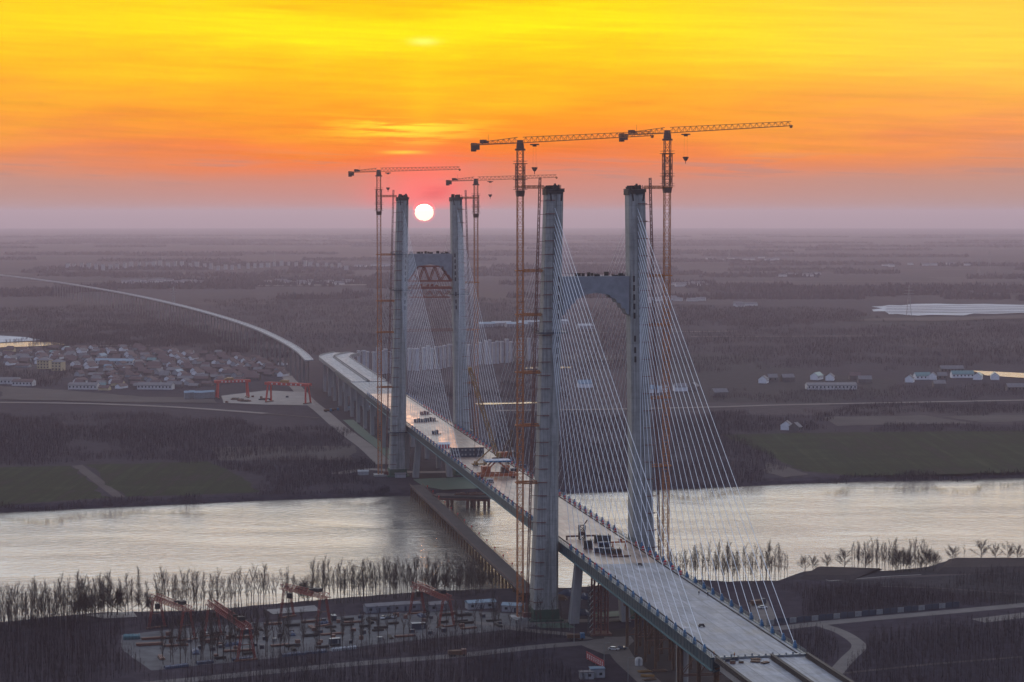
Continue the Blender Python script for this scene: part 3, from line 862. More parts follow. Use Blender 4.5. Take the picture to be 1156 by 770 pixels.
def pier_blade():
    r = thing('viaduct_pier', 'pale blade pier without deck in the curving pier row behind the far towers', 'pier', group='bare viaduct piers behind the far towers')
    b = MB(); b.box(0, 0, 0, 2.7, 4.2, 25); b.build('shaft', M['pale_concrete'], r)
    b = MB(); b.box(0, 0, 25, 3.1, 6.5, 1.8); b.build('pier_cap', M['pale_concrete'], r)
    return r
pp = pier_blade(); px = 393.0; first = True
while px < 630:
    x = (px - 578) / F; D = 2195 + (px - 393) * 1.15 + rnd.uniform(-9, 9)
    loc = Vector((x * D, D, 0)); h = R(20) + rnd.uniform(-.05, .05); sc = (rnd.uniform(.85, 1.2), 1, rnd.uniform(.9, 1.08))
    if first: pp.location = loc; pp.rotation_euler.z = h; first = False
    else: copy_tree(pp, loc=loc, rz=h, scale=sc)
    px += rnd.choice((4.2, 4.6, 5.4, 7.5))

# the finished viaduct running off to the upper left
vp = [P(a, c, 32) for a, c in ((349, 406.5), (338, 396), (318, 384), (290, 371), (250, 357.5), (200, 344), (150, 333), (100, 324), (50, 316.5), (0, 310.5), (-60, 305))]
vpath = catmull(vp, 6)
vd = thing('viaduct', 'long finished viaduct curving away to the upper left across the plain', 'viaduct')
def path_strip(name, pts, t0, t1, z0, z1, m, parent):
    secs = []
    for i, p in enumerate(pts):
        d = (pts[min(i + 1, len(pts) - 1)] - pts[max(i - 1, 0)]); d.z = 0; d.normalize(); n = Vector((d.y, -d.x, 0))
        secs.append([(p.x + n.x * k, p.y + n.y * k, z) for k, z in ((t0, z0), (t1, z0), (t1, z1), (t0, z1))])
    b = MB(); b.loft(secs); return b.build(name, m, parent)
path_strip('deck_slab', vpath, -4.2, 4.2, 30.8, 32, M['deck_near'], vd)
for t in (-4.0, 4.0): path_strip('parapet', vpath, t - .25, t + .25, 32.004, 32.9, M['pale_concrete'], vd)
acc = 0; last = vpath[0]
for i in range(1, len(vpath)):
    p, q = vpath[i - 1], vpath[i]; L = (q - p).length; d = (q - p).normalized(); h = math.atan2(d.y, d.x); t = 0
    while acc + (L - t) >= 52:
        t += 52 - acc; acc = 0; c = p + d * t
        if c.y > 4300: break
        b = MB()
        for k in (-2.4, 2.4): b.box(c.x - math.sin(h) * k, c.y + math.cos(h) * k, 0, 1.3, 1.4, 28.4, h)
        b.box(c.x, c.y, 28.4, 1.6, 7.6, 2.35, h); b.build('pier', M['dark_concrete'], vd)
    acc += L - t
import mathutils.noise as mnoise
# ------------------------------------------------------------------ tower cranes and hoists
def platform_ring(b, w, z, mi=0):
    for dx, dy, lx, ly in ((0, -w / 2, w + .8, .8), (0, w / 2, w + .8, .8), (-w / 2, 0, .8, w - .8), (w / 2, 0, .8, w - .8)):
        b.box(dx, dy, z, lx, ly, .2, 0, mi)
        b.box(dx * 1.12, dy * 1.12, z + 1.1, max(.1, lx if lx > ly else .1), max(.1, ly if ly > lx else .1), .1, 0, mi)
def tower_crane(label, s, t, zj, phi, Lj, Lc, tilt, cage, ties, leg_sg, trolley, drop):
    loc = B(s, t, 0)
    r = thing('tower_crane', label, 'tower crane', loc, A, 'tower cranes beside the bridge towers')
    b = MB(); b.box(0, 0, -.4, 8, 8, 1.6); b.build('footing', M['pier_concrete'], r)
    b = MB(); b.lattice((0, 0, 1.2), (0, 0, zj - 3.2), 2.5, 3.0, .30, .14); b.build('mast', M['crane'], r)
    b = MB(); z0, z1 = zj - cage[0], zj - cage[1]
    b.lattice((0, 0, z0), (0, 0, z1), 3.5, 2.6, .3, .16)
    for z in (z0 - .1, z0 + 4.2, z1): platform_ring(b, 4.6, z)
    b.box(0, 0, z0 - 3, 3.0, 3.0, 2.6, taper=1.2)
    b.build('climbing_cage', M['crane_dark'], r)
    # everything that slews
    ph = phi - A
    top = bpy.data.objects.new('slewing_top', None)
    b = MB(); b.box(0, 0, zj - 3.3, 3.2, 3.2, .8, ph); b.tube((0, 0, zj - 2.5), (0, 0, zj - 1.4), 1.7, 1.7, 14)
    b.box(0, 0, zj - 1.4, 2.4, 2.2, 2.6, ph, taper=.8)
    b.build('slewing_unit', M['crane_dark'], r)
    c, sn = math.cos(ph), math.sin(ph)
    def X(x, y, z): return (x * c - y * sn, x * sn + y * c, z)
    b = MB(); p = X(2.0, -2.3, 0); b.box(p[0], p[1], zj - 2.6, 2.0, 1.6, 2.3, ph); b.build('cab', M['crane_dark'], r)
    b = MB(); b.tri_truss(X(1.5, 0, zj), X(Lj, 0, zj + tilt), 1.6, 2.4, 3.2, .22, .12, 0, .75)
    b.beam(X(Lj, -1, zj + tilt), X(Lj, 1, zj + tilt), .5); b.box(*X(Lj, 0, zj + tilt - .9)[:3], .9, .9, 1.0)
    b.build('jib', M['crane'], r)
    b = MB()
    for y in (-.9, .9): b.beam(X(-1.5, y, zj), X(-Lc, y, zj - .3), .28, .4)
    n = 9
    for i in range(n): b.beam(X(-1.5 - (Lc - 1.5) * i / n, -.9, zj), X(-1.5 - (Lc - 1.5) * (i + 1) / n, .9, zj - .1), .14)
    b.tri_truss(X(-1.5, 0, zj), X(-Lc * .62, 0, zj - .1), 1.7, 2.4, 3, .24, .13, 0, .55)
    b.beam(X(-Lc * .62, 0, zj + 1.2), X(-Lc * .8, 0, zj), .22)
    b.build('counter_jib', M['crane'], r)
    b = MB()
    for k in range(4): p = X(-Lc + .5 + k * .95, 0, 0); b.box(p[0], p[1], zj - 3.2 + .7 * (k > 1), .8, 1.7, 3.7 - .9 * (k > 1), ph)
    b.build('counterweight', M['crane_dark'], r)
    b = MB(); p = X(-Lc + 6.5, 0, 0); b.box(p[0], p[1], zj + .2, 2.6, 1.6, 1.6, ph); p = X(-Lc + 8.6, 0, 0); b.box(p[0], p[1], zj + .2, 1.2, 1.4, 1.1, ph)
    p = X(-Lc + 9.4, 0, zj); b.tube(p, (p[0], p[1], zj + 4), .08, .05, 5)
    b.build('hoist_winch', M['crane_dark'], r)
    zt = zj - .5 + tilt * trolley / Lj
    b = MB(); p = X(trolley, 0, 0); b.box(p[0], p[1], zt - .8, 3.4, 2.0, .5, ph); b.box(p[0], p[1], zt - 1.4, 1.0, 1.6, .6, ph); tr_ = b.build('trolley', M['crane_dark'], r)
    b = MB(); b.loft([[X(trolley + x, y, zt - drop + z) for x, z in ((-1.2, .8), (1.2, .8), (1.2, .4), (.3, -.9), (-.3, -.9), (-1.2, .4))] for y in (-.5, .5)])
    b.tube(X(trolley, 0, zt - drop - .9), X(trolley, 0, zt - drop - 2.2), .18, .12, 6)
    hb = b.build('hook_block', M['crane_dark'], r)
    b = MB()
    for x in (-.9, .9): b.tube(X(trolley + x * .8, 0, zt - .8), X(trolley + x, 0, zt - drop + 1), .018, n=4)
    b.build('hoist_rope', M['dark_steel'], hb)
    for z in ties:
        b = MB(); tl = leg_c(leg_sg, z) - t - math.copysign(4.2 + (1.2 if z < 60 else 0), leg_c(leg_sg, z) - t)
        sx = math.copysign(1, tl)
        b.lattice((sx * 1.6, 0, z), (tl - sx * .05, 0, z), 1.1, 2.0, .3, .14)
        b.beam((sx * 1.6, 1.5, z), (tl - sx * .05, 3.2, z), .3); b.beam((sx * 1.6, -1.5, z), (tl - sx * .05, -3.2, z), .3)
        for q in (-1.9, 1.9):
            b.box(0, q, z - .25, 3.9, .3, .5); b.box(q, 0, z - .25, .3, 3.5, .5)
        b.build('wall_tie', M['crane'], r)
    return r
tower_crane('orange flat-top tower crane left of the near left bridge tower', 0, -32.7, 206.9, R(-40), 70, 27.5, 1.4, (20, 9), (60, 85, 108, 133, 152, 188), -1, 8, 11)
tower_crane('orange flat-top tower crane right of the near right bridge tower, its jib topmost of all', 0, 32.6, 211.6, R(-42), 64.5, 26.5, 1.3, (23, 9), (66, 96, 128, 149.5, 188), 1, 10, 11)
tower_crane('orange flat-top tower crane standing left of the sun and the far left tower', SPAN, -34, 204.3, R(-36), 68, 26, .6, (26, 12), (60, 97, 118, 149, 188), -1, 8, 11)
tower_crane('orange flat-top tower crane right of the far right tower, its jib passing behind a mast', SPAN, 31.8, 198.6, R(-36), 66, 25, 1.4, (22, 10), (62, 98, 130, 187), 1, 12, 10)

def hoist(label, s, sg, step=5.8, side=0):
    r = thing('hoist_mast', label, 'hoist', B(s, 0, 0), A, 'thin hoist masts on the outer faces of the tower legs')
    base, top = sg * 30.2, sg * 24.4
    b = MB(); b.lattice((base, -2, -.2), (top, -2, TOP + 5), .85, 1.5, .2, .12); b.build('mast', M['rail_red'], r)
    b = MB(); b.box(base, -2, 0.5, 3.2, 2.4, 2.8); b.build('cage', M['rail_red'], r)
    z = 8.0
    while z < TOP:
        x = base + (top - base) * z / (TOP + 5); lc = leg_c(sg, z)
        hw = 5.5 - 1.1 * min(1, z / 60) - .75 * max(0, (z - 60) / 127); hd = 6.3 - 1.2 * min(1, z / 60) - .5 * max(0, (z - 60) / 127)
        b = MB(); b.beam((x + (-sg) * .5, -2, z), (lc + sg * (hw - .02), -2, z), .2, .2)
        b.beam((lc + sg * (hw + .4), -hd - .25, z + .3), (lc + sg * (hw - 3.6), -hd - .25, z + .3), .32, .32)
        b.beam((lc + sg * (hw + .4), -hd - .25, z + .3), (lc + sg * (hw + .2), -2, z), .18, .18)
        b.build('wall_tie', M['rail_red'], r); z += step
hoist('dull red hoist mast between the near left tower leg and its crane', 0, -1)
hoist('dull red hoist mast on the outer face of the near right tower leg', 0, 1, 7.5)
hoist('dull red hoist mast between the far left tower leg and its crane', SPAN, -1, 6.5)
hoist('dull red hoist mast on the outer face of the far right tower leg', SPAN, 1, 9)

# ------------------------------------------------------------------ trestle bridges over the water
tb = thing('trestle_bridge', 'long dark temporary trestle running beside the bridge across the river', 'trestle', B(0, 0, 0), A)
b = MB(); b.box(-20.3, 229, 3.1, 8.4, 376, .5); b.build('deck', M['plank'], tb)
b = MB()
for x in (-23.6, -20.3, -17): b.box(x, 229, 2.3, .5, 375.6, .8)
b.build('girder', M['brown_steel'], tb)
for sg in (-4.1, 4.1):
    b = MB()
    for k in range(94): b.box(-20.3 + sg, 42 + 4 * k, 3.6, .09, .09, 1.1)
    b.box(-20.3 + sg, 229, 4.7, .09, 375.8, .09); b.box(-20.3 + sg, 229, 4.15, .07, 375.8, .07)
    b.build('railing', M['brown_steel'], tb)
for k in range(40):
    s = 44 + 9.5 * k
    for x in (-23.6, -17):
        b = MB(); b.tube((x, s, -7.5), (x, s, 1.9), .5, .5, 8); b.box(x, s, 1.9, .9, .9, .4); b.build('pile', M['rust'], tb)
for k in range(15):
    b = MB(); b.tube((-15.9, 60 + 24 * k, 3.6), (-15.9, 60 + 24 * k, 5.2), .12, n=5); b.box(-15.9, 60 + 24 * k, 5.2, .7, .7, .8); b.build('marker_lamp', M['red'], tb)
p0, p1 = P(489, 559, 4), P(553, 561, 4)
q = thing('cross_trestle', 'short dark pile platform at the far bank joining the long trestle', 'trestle', p0, math.atan2(p1.y - p0.y, p1.x - p0.x))
L_ = (p1 - p0).length
b = MB(); b.box(L_ / 2, 4, -1.2, L_, 12, 1.2); b.build('deck', M['plank'], q)
b = MB(); b.box(L_ / 2, -1.8, -2.6, L_ - .4, .5, 1.4); b.box(L_ / 2, 9.4, -2.6, L_ - .4, .5, 1.4); b.build('girder', M['brown_steel'], q)
for x in (.27, .62, .74, .92):
    for y in (-1.6, 9):
        b = MB(); b.tube((L_ * x, y, -12), (L_ * x, y, -2.6), .95, .95, 10); b.build('pile', M['brown_steel'], q)
b = MB(); r3 = random.Random(4)
for k in range(26): b.beam((L_ * r3.uniform(.35, .98), r3.uniform(3, 9), .25), (L_ * r3.uniform(.35, .98), r3.uniform(3, 9), .7 + r3.random()), .5)
b.build('steel_heap', M['brown_steel'], q)

# ------------------------------------------------------------------ roads, fields, yards
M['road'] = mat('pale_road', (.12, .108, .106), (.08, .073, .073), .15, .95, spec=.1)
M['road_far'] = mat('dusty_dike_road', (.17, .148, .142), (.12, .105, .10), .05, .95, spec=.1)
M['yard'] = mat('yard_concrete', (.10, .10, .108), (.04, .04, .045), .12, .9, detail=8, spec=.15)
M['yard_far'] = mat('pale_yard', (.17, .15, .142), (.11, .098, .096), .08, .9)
def field_material():
    m, nt, bs = new_mat('winter_wheat'); L = nt.links.new
    ge = nd(nt, 'ShaderNodeNewGeometry')
    def tex(sc, rot, scale, det):
        mp = nd(nt, 'ShaderNodeMapping'); mp.inputs['Scale'].default_value = sc; mp.inputs['Rotation'].default_value = (0, 0, rot); L(ge.outputs['Position'], mp.inputs[0])
        n = nd(nt, 'ShaderNodeTexNoise', i_Scale=scale, i_Detail=det, i_Roughness=.65); L(mp.outputs[0], n.inputs['Vector']); return n.outputs['Fac']
    a = tex((1, 1, 1), 0, .022, 8); b = tex((.16, .004, 1), .19, 1.0, 4); c = tex((.003, .05, 1), .19, 1.0, 3)
    m1 = nd(nt, 'ShaderNodeMath', operation='MULTIPLY_ADD'); L(b, m1.inputs[0]); m1.inputs[1].default_value = .45
    m2 = nd(nt, 'ShaderNodeMath', operation='MULTIPLY'); L(a, m2.inputs[0]); m2.inputs[1].default_value = .35; L(m2.outputs[0], m1.inputs[2])
    m3 = nd(nt, 'ShaderNodeMath', operation='MULTIPLY_ADD'); L(c, m3.inputs[0]); m3.inputs[1].default_value = .2; L(m1.outputs[0], m3.inputs[2])
    rp = ramp(nt, [(.40, (.026, .023, .023)), (.47, (.017, .021, .014)), (.55, (.023, .031, .018)), (.62, (.036, .041, .026))]); L(m3.outputs[0], rp.inputs[0])
    L(rp.outputs[0], bs.inputs['Base Color']); bs.inputs['Roughness'].default_value = 1; bs.inputs['Specular IOR Level'].default_value = .02
    return m
M['field'] = field_material()
M['fallow'] = mat('tan_fallow', (.075, .064, .064), (.052, .045, .047), .03, 1.0, spec=.03)
M['bare'] = mat('brown_soil', (.046, .038, .039), (.028, .024, .027), .08, 1.0, detail=9, spec=.03)
M['bankstone'] = mat('pale_bank_stone', (.19, .18, .18), (.12, .115, .115), .3, .9)
M['ice'] = mat('pond_ice', (.21, .25, .33), (.10, .125, .17), .02, .6)
def PP(lst, z=0): return [P(a, b, z) for a, b in lst]
ribbon('road', catmull(PP([(120, 776), (200, 769), (320, 757), (430, 747), (520, 740), (600, 731), (660, 726), (706, 722)])), 7.5, .06, M['road'])
ribbon('road', catmull(PP([(694, 719), (697, 731), (706, 745), (722, 760), (744, 780)])), 9, .07, M['road'])
psheet('pavement', [(652, 727), (670, 722), (712, 718), (716, 724), (700, 738), (682, 739)], .09, M['road'])
ribbon('road', catmull(PP([(596, 703), (650, 701), (705, 699), (770, 690), (820, 686)])), 7, .06, M['road'])
ribbon('road', catmull(PP([(500, 700), (545, 704), (590, 711), (640, 716), (664, 722)])), 6, .07, M['road'])
ribbon('road', catmull(PP([(846, 711), (880, 709), (925, 704), (1000, 697), (1080, 690), (1156, 683), (1220, 677)])), 8, .06, M['road'])
ribbon('path', catmull(PP([(924, 705), (948, 713), (966, 724), (969, 732), (956, 745), (936, 768)])), 6, .07, M['road'])
ribbon('path', PP([(1104, 701), (1160, 694), (1220, 688)]), 9, .06, M['road'])
ribbon('path', PP([(952, 760), (1050, 750), (1160, 741)]), 2.5, .06, M['fallow'])
psheet('pavement', [(137, 717), (190, 711), (250, 706), (320, 701), (410, 694), (520, 689), (600, 694), (604, 707), (520, 717), (420, 728), (320, 742), (171, 757), (137, 733)], .05, M['yard'])
psheet('paved_ground', [(655, 716), (770, 700), (840, 735), (850, 775), (745, 775), (705, 738)], .03, M['bare'])
psheet('path', [(96, 695), (150, 691), (155, 697), (118, 699)], .30, M['bankstone'])
psheet('path', [(300, 689), (355, 684), (362, 690), (308, 694)], .30, M['bankstone'])
psheet('ground_netting', [(598, 701), (640, 703), (650, 709), (610, 709)], .05, M['green_net'])
psheet('ground_netting', [(668, 692), (720, 688), (716, 694), (668, 698)], .05, M['green_net'])
psheet('ground_netting', [(466, 541), (560, 537), (572, 550), (500, 553), (478, 549)], .05, M['green_net'])
ribbon('ground_netting', PP([(393, 474), (410, 489), (432, 506), (450, 522)]), 9, .06, M['green_net'])
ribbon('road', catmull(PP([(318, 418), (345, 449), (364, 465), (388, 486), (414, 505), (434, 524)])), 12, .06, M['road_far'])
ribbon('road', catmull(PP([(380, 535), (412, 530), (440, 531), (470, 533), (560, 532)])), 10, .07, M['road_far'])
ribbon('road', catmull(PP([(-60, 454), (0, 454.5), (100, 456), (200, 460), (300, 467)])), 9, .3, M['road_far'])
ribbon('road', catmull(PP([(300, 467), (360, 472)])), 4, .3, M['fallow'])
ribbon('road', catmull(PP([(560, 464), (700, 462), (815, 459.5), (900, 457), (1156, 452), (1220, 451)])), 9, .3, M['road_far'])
psheet('field', [(-60, 530), (0, 528), (80, 526), (128, 562), (60, 566), (0, 571), (-60, 574)], .15, M['field'])
psheet('field', [(94, 525), (235, 521), (262, 533), (292, 556), (142, 561)], .15, M['field'])
psheet('path', [(81, 526), (93, 525), (141, 561), (129, 562)], .12, M['fallow'])
psheet('field', [(812, 491), (900, 489), (1030, 487.5), (1156, 486), (1220, 485), (1220, 532), (1156, 533), (1050, 536), (960, 537), (905, 532), (866, 512)], .15, M['field'])
psheet('field', [(930, 471), (1045, 469), (1100, 478), (945, 481)], .15, M['fallow'])
psheet('field', [(1060, 470), (1220, 467), (1220, 474), (1110, 477)], .15, M['fallow'])
psheet('field', [(866, 522), (892, 528), (912, 536), (885, 539), (862, 532)], .13, M['fallow'])
psheet('field', [(240, 505), (400, 503), (398, 520), (250, 520)], .13, M['fallow'])
psheet('field', [(0, 436), (80, 441), (160, 448), (240, 449), (245, 455), (120, 454), (0, 451)], .2, M['fallow'])
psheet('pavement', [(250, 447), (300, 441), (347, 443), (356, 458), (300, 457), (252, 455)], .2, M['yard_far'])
psheet('pond', [(-80, 378.5), (0, 379), (30, 381), (46, 384.2), (0, 387), (-80, 388)], .4, M['ice'])
psheet('pond', [(-80, 389), (0, 388), (30, 386.2), (62, 386.8), (76, 389.3), (40, 391.2), (0, 392.4), (-80, 393.5)], .4, M['pond'])
psheet('pond', [(1096, 418.6), (1125, 420), (1156, 421.6), (1220, 424), (1220, 431), (1156, 427), (1112, 424)], .4, M['pond'])
psheet('pond', [(594, 414.9), (614, 414.2), (646, 414.4), (644, 415.8), (613, 416.9), (593, 416.6)], .4, M['pond'])
psheet('pond', [(536, 455.8), (552, 455.2), (575, 455.2), (592, 454.3), (610, 454.2), (609, 455.4), (590, 456.2), (575, 456.3), (556, 457.1), (538, 457.0)], .4, M['pond'])
psheet('pond', [(984, 346.2), (996, 346), (1003, 344.6), (1018, 345), (1030, 343.4), (1060, 343), (1082, 343.8), (1110, 343.2), (1156, 344.5), (1240, 345), (1240, 352), (1156, 353.5), (1122, 354.6), (1100, 354), (1088, 356.4), (1050, 355.6), (1036, 356.6), (1012, 354.6), (1004, 355), (1000, 351.5), (986, 351.8), (984, 349.8), (996, 348.4)], .4, M['ice'])
for a_ in (346.2, 348.3, 350.2, 352.0, 353.6): ribbon('path', PP([(1000, a_), (1040, a_ - .2), (1080, a_ - .7), (1130, a_ - .2), (1240, a_ + .4)]), 16, .5, M['bare'])
psheet('field', [(950, 362), (1000, 359), (1090, 358), (1156, 355.5), (1240, 354), (1240, 357.5), (1156, 359.5), (1060, 362.5)], .4, M['fallow'])
psheet('field', [(560, 400), (700, 401), (702, 407), (600, 410), (556, 407)], .3, M['fallow'])
ribbon('road', PP([(630, 376.5), (700, 375.5), (760, 375), (832, 374)]), 10, .5, M['road_far'])
for (x0, x1, y_, w_, m_) in [(150, 330, 343, 16, 'fallow'), (0, 210, 362, 14, 'fallow'), (700, 870, 322, 40, 'fallow'), (820, 1156, 318, 30, 'fallow'), (0, 150, 318, 40, 'fallow'), (290, 420, 322, 60, 'road_far'),
                             (880, 1100, 305, 60, 'fallow'), (640, 900, 297, 90, 'fallow'), (0, 380, 309, 50, 'fallow'), (940, 1156, 332, 16, 'fallow'), (780, 990, 380, 7, 'road_far'), (0, 90, 373, 10, 'road_far'), (100, 170, 390.5, 12, 'road_far')]:
    ribbon('path', PP([(x0, y_ + .3), ((x0 + x1) / 2, y_), (x1, y_ - .4)]), w_, .5, M[m_])
# spur dikes on the near bank, right
def dike(pts, h):
    g = PP(pts); c = sum(g, Vector()) / len(g)
    b = MB(); b.loft([[(p.x + (p.x - c.x) * .12, p.y + (p.y - c.y) * .5, .1) for p in g], [(p.x, p.y, h) for p in g]])
    o = b.build('embankment', M['bare']); o['kind'] = 'structure'
dike([(908, 652), (926, 643), (992, 645), (958, 653)], 1.6)
dike([(1064, 645), (1080, 634), (1156, 634), (1230, 633), (1230, 642), (1090, 645)], 2.0)
ribbon('kerb', PP([(920, 650), (936, 656), (1000, 651), (1040, 649)]), 1.2, .12, M['bankstone'])
ribbon('kerb', PP([(1088, 639), (1104, 647), (1156, 644), (1220, 641)]), 1.4, .12, M['bankstone'])
ribbon('path', PP([(995, 662), (1060, 664), (1156, 671)]), 2, .06, M['fallow'])
ribbon('path', PP([(940, 655), (1050, 650), (1156, 645)]), 4, .05, M['fallow'])

# ------------------------------------------------------------------ trees
def bare_tree(kind, seed, label, cat='tree'):
    r_ = random.Random(seed)
    root = thing('poplar_tree' if kind == 'poplar' else 'bare_tree', label, cat)
    h = 15.0 if kind != 'broad' else 10.0
    b = MB(); tw = MB()
    lean = Vector((r_.uniform(-.04, .04), r_.uniform(-.04, .04), 1))
    pts = [Vector((0, 0, -0.8))]
    n = 6
    for i in range(1, n + 1):
        z = h * (.93 if kind != 'broad' else .62) * i / n
        pts.append(Vector((lean.x * z + r_.uniform(-.12, .12), lean.y * z + r_.uniform(-.12, .12), z)))
    r0 = .16 if kind != 'broad' else .22
    for i in range(n): b.tube(pts[i], pts[i + 1], r0 * (1 - .82 * i / n), r0 * (1 - .82 * (i + 1) / n), 6)
    def at(z):
        for p, q in zip(pts, pts[1:]):
            if p.z <= z <= q.z: return p.lerp(q, (z - p.z) / (q.z - p.z))
        return pts[-1].copy()
    nl = {'poplar': 20, 'slim': 13, 'broad': 17}[kind]
    lo = {'poplar': .16, 'slim': .32, 'broad': .22}[kind]
    for k in range(nl):
        f = lo + (.93 - lo) * (k + r_.random() * .6) / nl
        p = at(h * f * (1 if kind != 'broad' else .66)); a = r_.uniform(0, 6.283)
        if kind == 'broad': L = h * r_.uniform(.32, .52) * (1.1 - .4 * f); up = r_.uniform(.5, 1.5)
        elif kind == 'poplar': L = h * r_.uniform(.20, .34) * (1.15 - .6 * f); up = r_.uniform(2.2, 5.0)
        else: L = h * r_.uniform(.12, .2); up = r_.uniform(1.6, 3.4)
        d = Vector((math.cos(a), math.sin(a), up)).normalized()
        q = p + d * L + Vector((0, 0, L * .08)); m_ = p.lerp(q, .5) - Vector((0, 0, L * .03))
        b.tube(p, m_, .058, .046, 4, caps=False); b.tube(m_, q, .046, .024, 4, caps=False)
        for j in range({'poplar': 13, 'slim': 10, 'broad': 24}[kind]):
            t = r_.uniform(.2, 1); o = p.lerp(m_, t * 2) if t < .5 else m_.lerp(q, t * 2 - 1)
            dd = (d + Vector((r_.gauss(0, .5), r_.gauss(0, .5), r_.gauss(.25, .35)))).normalized()
            l2 = L * r_.uniform(.2, .5); e = o + dd * l2
            tw.tube(o, e, .028, .015, 3, caps=False)
            for jj in range(2):
                o2 = o.lerp(e, r_.uniform(.3, .9)); d3 = (dd + Vector((r_.gauss(0, .6), r_.gauss(0, .6), r_.gauss(.2, .4)))).normalized()
                tw.tube(o2, o2 + d3 * l2 * r_.uniform(.3, .6), .022, .012, 3, caps=False)
    b.build('trunk', M['bark'], root); tw.build('crown', M['twig'], root)
    return root
PROTO = {}
for kind, cnt in (('poplar', 5), ('slim', 4), ('broad', 4)):
    PROTO[kind] = [bare_tree(kind, 100 + i + 10 * len(kind), 'bare tree') for i in range(cnt)]
used = set()
def plant(kind, loc, h, label, group):
    k = rnd.randrange(len(PROTO[kind])); pr_ = PROTO[kind][k]
    sc = h / (15.0 if kind != 'broad' else 10.0); sw = sc * rnd.uniform(.85, 1.15)
    if (kind, k) not in used:
        used.add((kind, k)); o = pr_; o.location = loc; o.rotation_euler.z = rnd.uniform(0, 6.28); o.scale = (sw, sw, sc); o['label'] = label; o['group'] = group
    else:
        o = copy_tree(pr_, loc=loc, rz=rnd.uniform(0, 6.28), scale=(sw, sw, sc), label=label, group=group)
    return o
def bank_row(x0, x1, step, h, kinds, label, group, back=(2, 12), gaps=()):
    x = x0
    while x < x1:
        px = x + rnd.uniform(-.45, .45) * step
        x += step
        if any(a < px < b for a, b in gaps): continue
        k = rnd.choice(kinds)
        X = (px - 578) / F * 920
        y = near_y(X) - rnd.uniform(*back)
        X = (px - 578) / F * y
        hh = h * rnd.uniform(.72, 1.12) * (.8 if k == 'broad' else 1)
        plant(k, Vector((X, y, -.1)), hh, label, group)
G1 = 'bare trees along the near river bank, left'
bank_row(-6, 122, 2.0, 17, ['poplar', 'poplar', 'slim'], 'tall bare poplar in the dense dark riverside row at the far left', G1, (1, 18))
bank_row(78, 108, 5, 14, ['broad'], 'round bare tree bulging from the riverside row near the left edge', G1, (2, 10))
bank_row(122, 168, 5.0, 17.5, ['poplar', 'broad'], 'bare riverside tree left of the gap by the first gantry crane', G1, (1, 8))
bank_row(172, 312, 3.4, 17.5, ['poplar', 'slim', 'slim'], 'slender bare poplar on the bank above the storage yard gantries', G1, (1, 12), ((310, 320),))
bank_row(316, 354, 4.0, 16, ['broad', 'poplar', 'slim'], 'bare tree of mixed shape behind the gantry crane in the middle of the yard', G1, (1, 6))
bank_row(352, 378, 4.5, 18, ['poplar'], 'bare riverside poplar right of the middle storage yard gantry', G1, (1, 8))
bank_row(378, 545, 2.3, 16.5, ['poplar', 'slim', 'slim'], 'slim bare poplar in the riverside row before the long trestle', G1, (1, 16))
bank_row(480, 560, 9, 12, ['broad'], 'broad bare tree at the right end of the left riverside row', G1, (1, 8))
G2 = 'bare trees along the near river bank, right'
bank_row(758, 892, 2.7, 16, ['slim', 'slim', 'poplar'], 'thin bare poplar behind the stay cables on the right bank', G2, (-6, 6))
for px, h, k, lb in ((912, 9.5, 'broad', 'leftmost round bare tree on the first spur dike'), (921, 9, 'broad', 'second round bare tree on the first spur dike'),
                     (937, 9, 'broad', 'lone bushy bare tree right of the pair on the first spur dike'), (957, 12, 'broad', 'large spreading bare tree in mid row of the right bank'),
                     (981, 12, 'broad', 'fork-crowned bare tree near the middle of the right bank row'), (1050, 11, 'poplar', 'dark upright bare tree in the right bank row before the low gap'),
                     (1080, 10, 'broad', 'wide low bare tree at the start of the second spur dike'), (1093, 8, 'slim', 'small slim bare tree beside the wide low one'),
                     (1112, 12, 'broad', 'tall lone fan-shaped bare tree on the second spur dike'), (1129, 10, 'broad', 'bare tree right of the tall fan-shaped lone tree'),
                     (1143, 10, 'broad', 'second last bare tree by the right picture edge'), (1154, 9.5, 'broad', 'last bare tree at the right picture edge')):
    X = (px - 578) / F * 1000; y = near_y(X) - 4; X = (px - 578) / F * y
    plant(k, Vector((X, y, .4)), h, lb, G2)
bank_row(966, 1062, 2.4, 14, ['slim', 'slim', 'poplar', 'broad'], 'slim bare tree in the ragged row on the right bank', G2, (-4, 5))
G3 = 'bare trees along the near edge of the storage yard'
for i in range(26):
    px = 186 + i * 5.6 + rnd.uniform(-2, 2)
    p = P(px, 750 - (px - 186) * .09 + rnd.uniform(-3, 3)); plant(rnd.choice(['poplar', 'poplar', 'slim']), p, rnd.uniform(14, 20), 'tall bare tree standing before the concrete storage yard', G3)
G4 = 'thin bare trees between yard and near tower'
for i in range(30):
    px = 345 + i * 10 + rnd.uniform(-4, 4)
    p = P(px, 738 - (px - 345) * .085 + rnd.uniform(-5, 3)); plant(rnd.choice(['slim', 'slim', 'poplar']), p, rnd.uniform(12, 18), 'thin bare tree beside the pale road, between yard and near tower', G4)

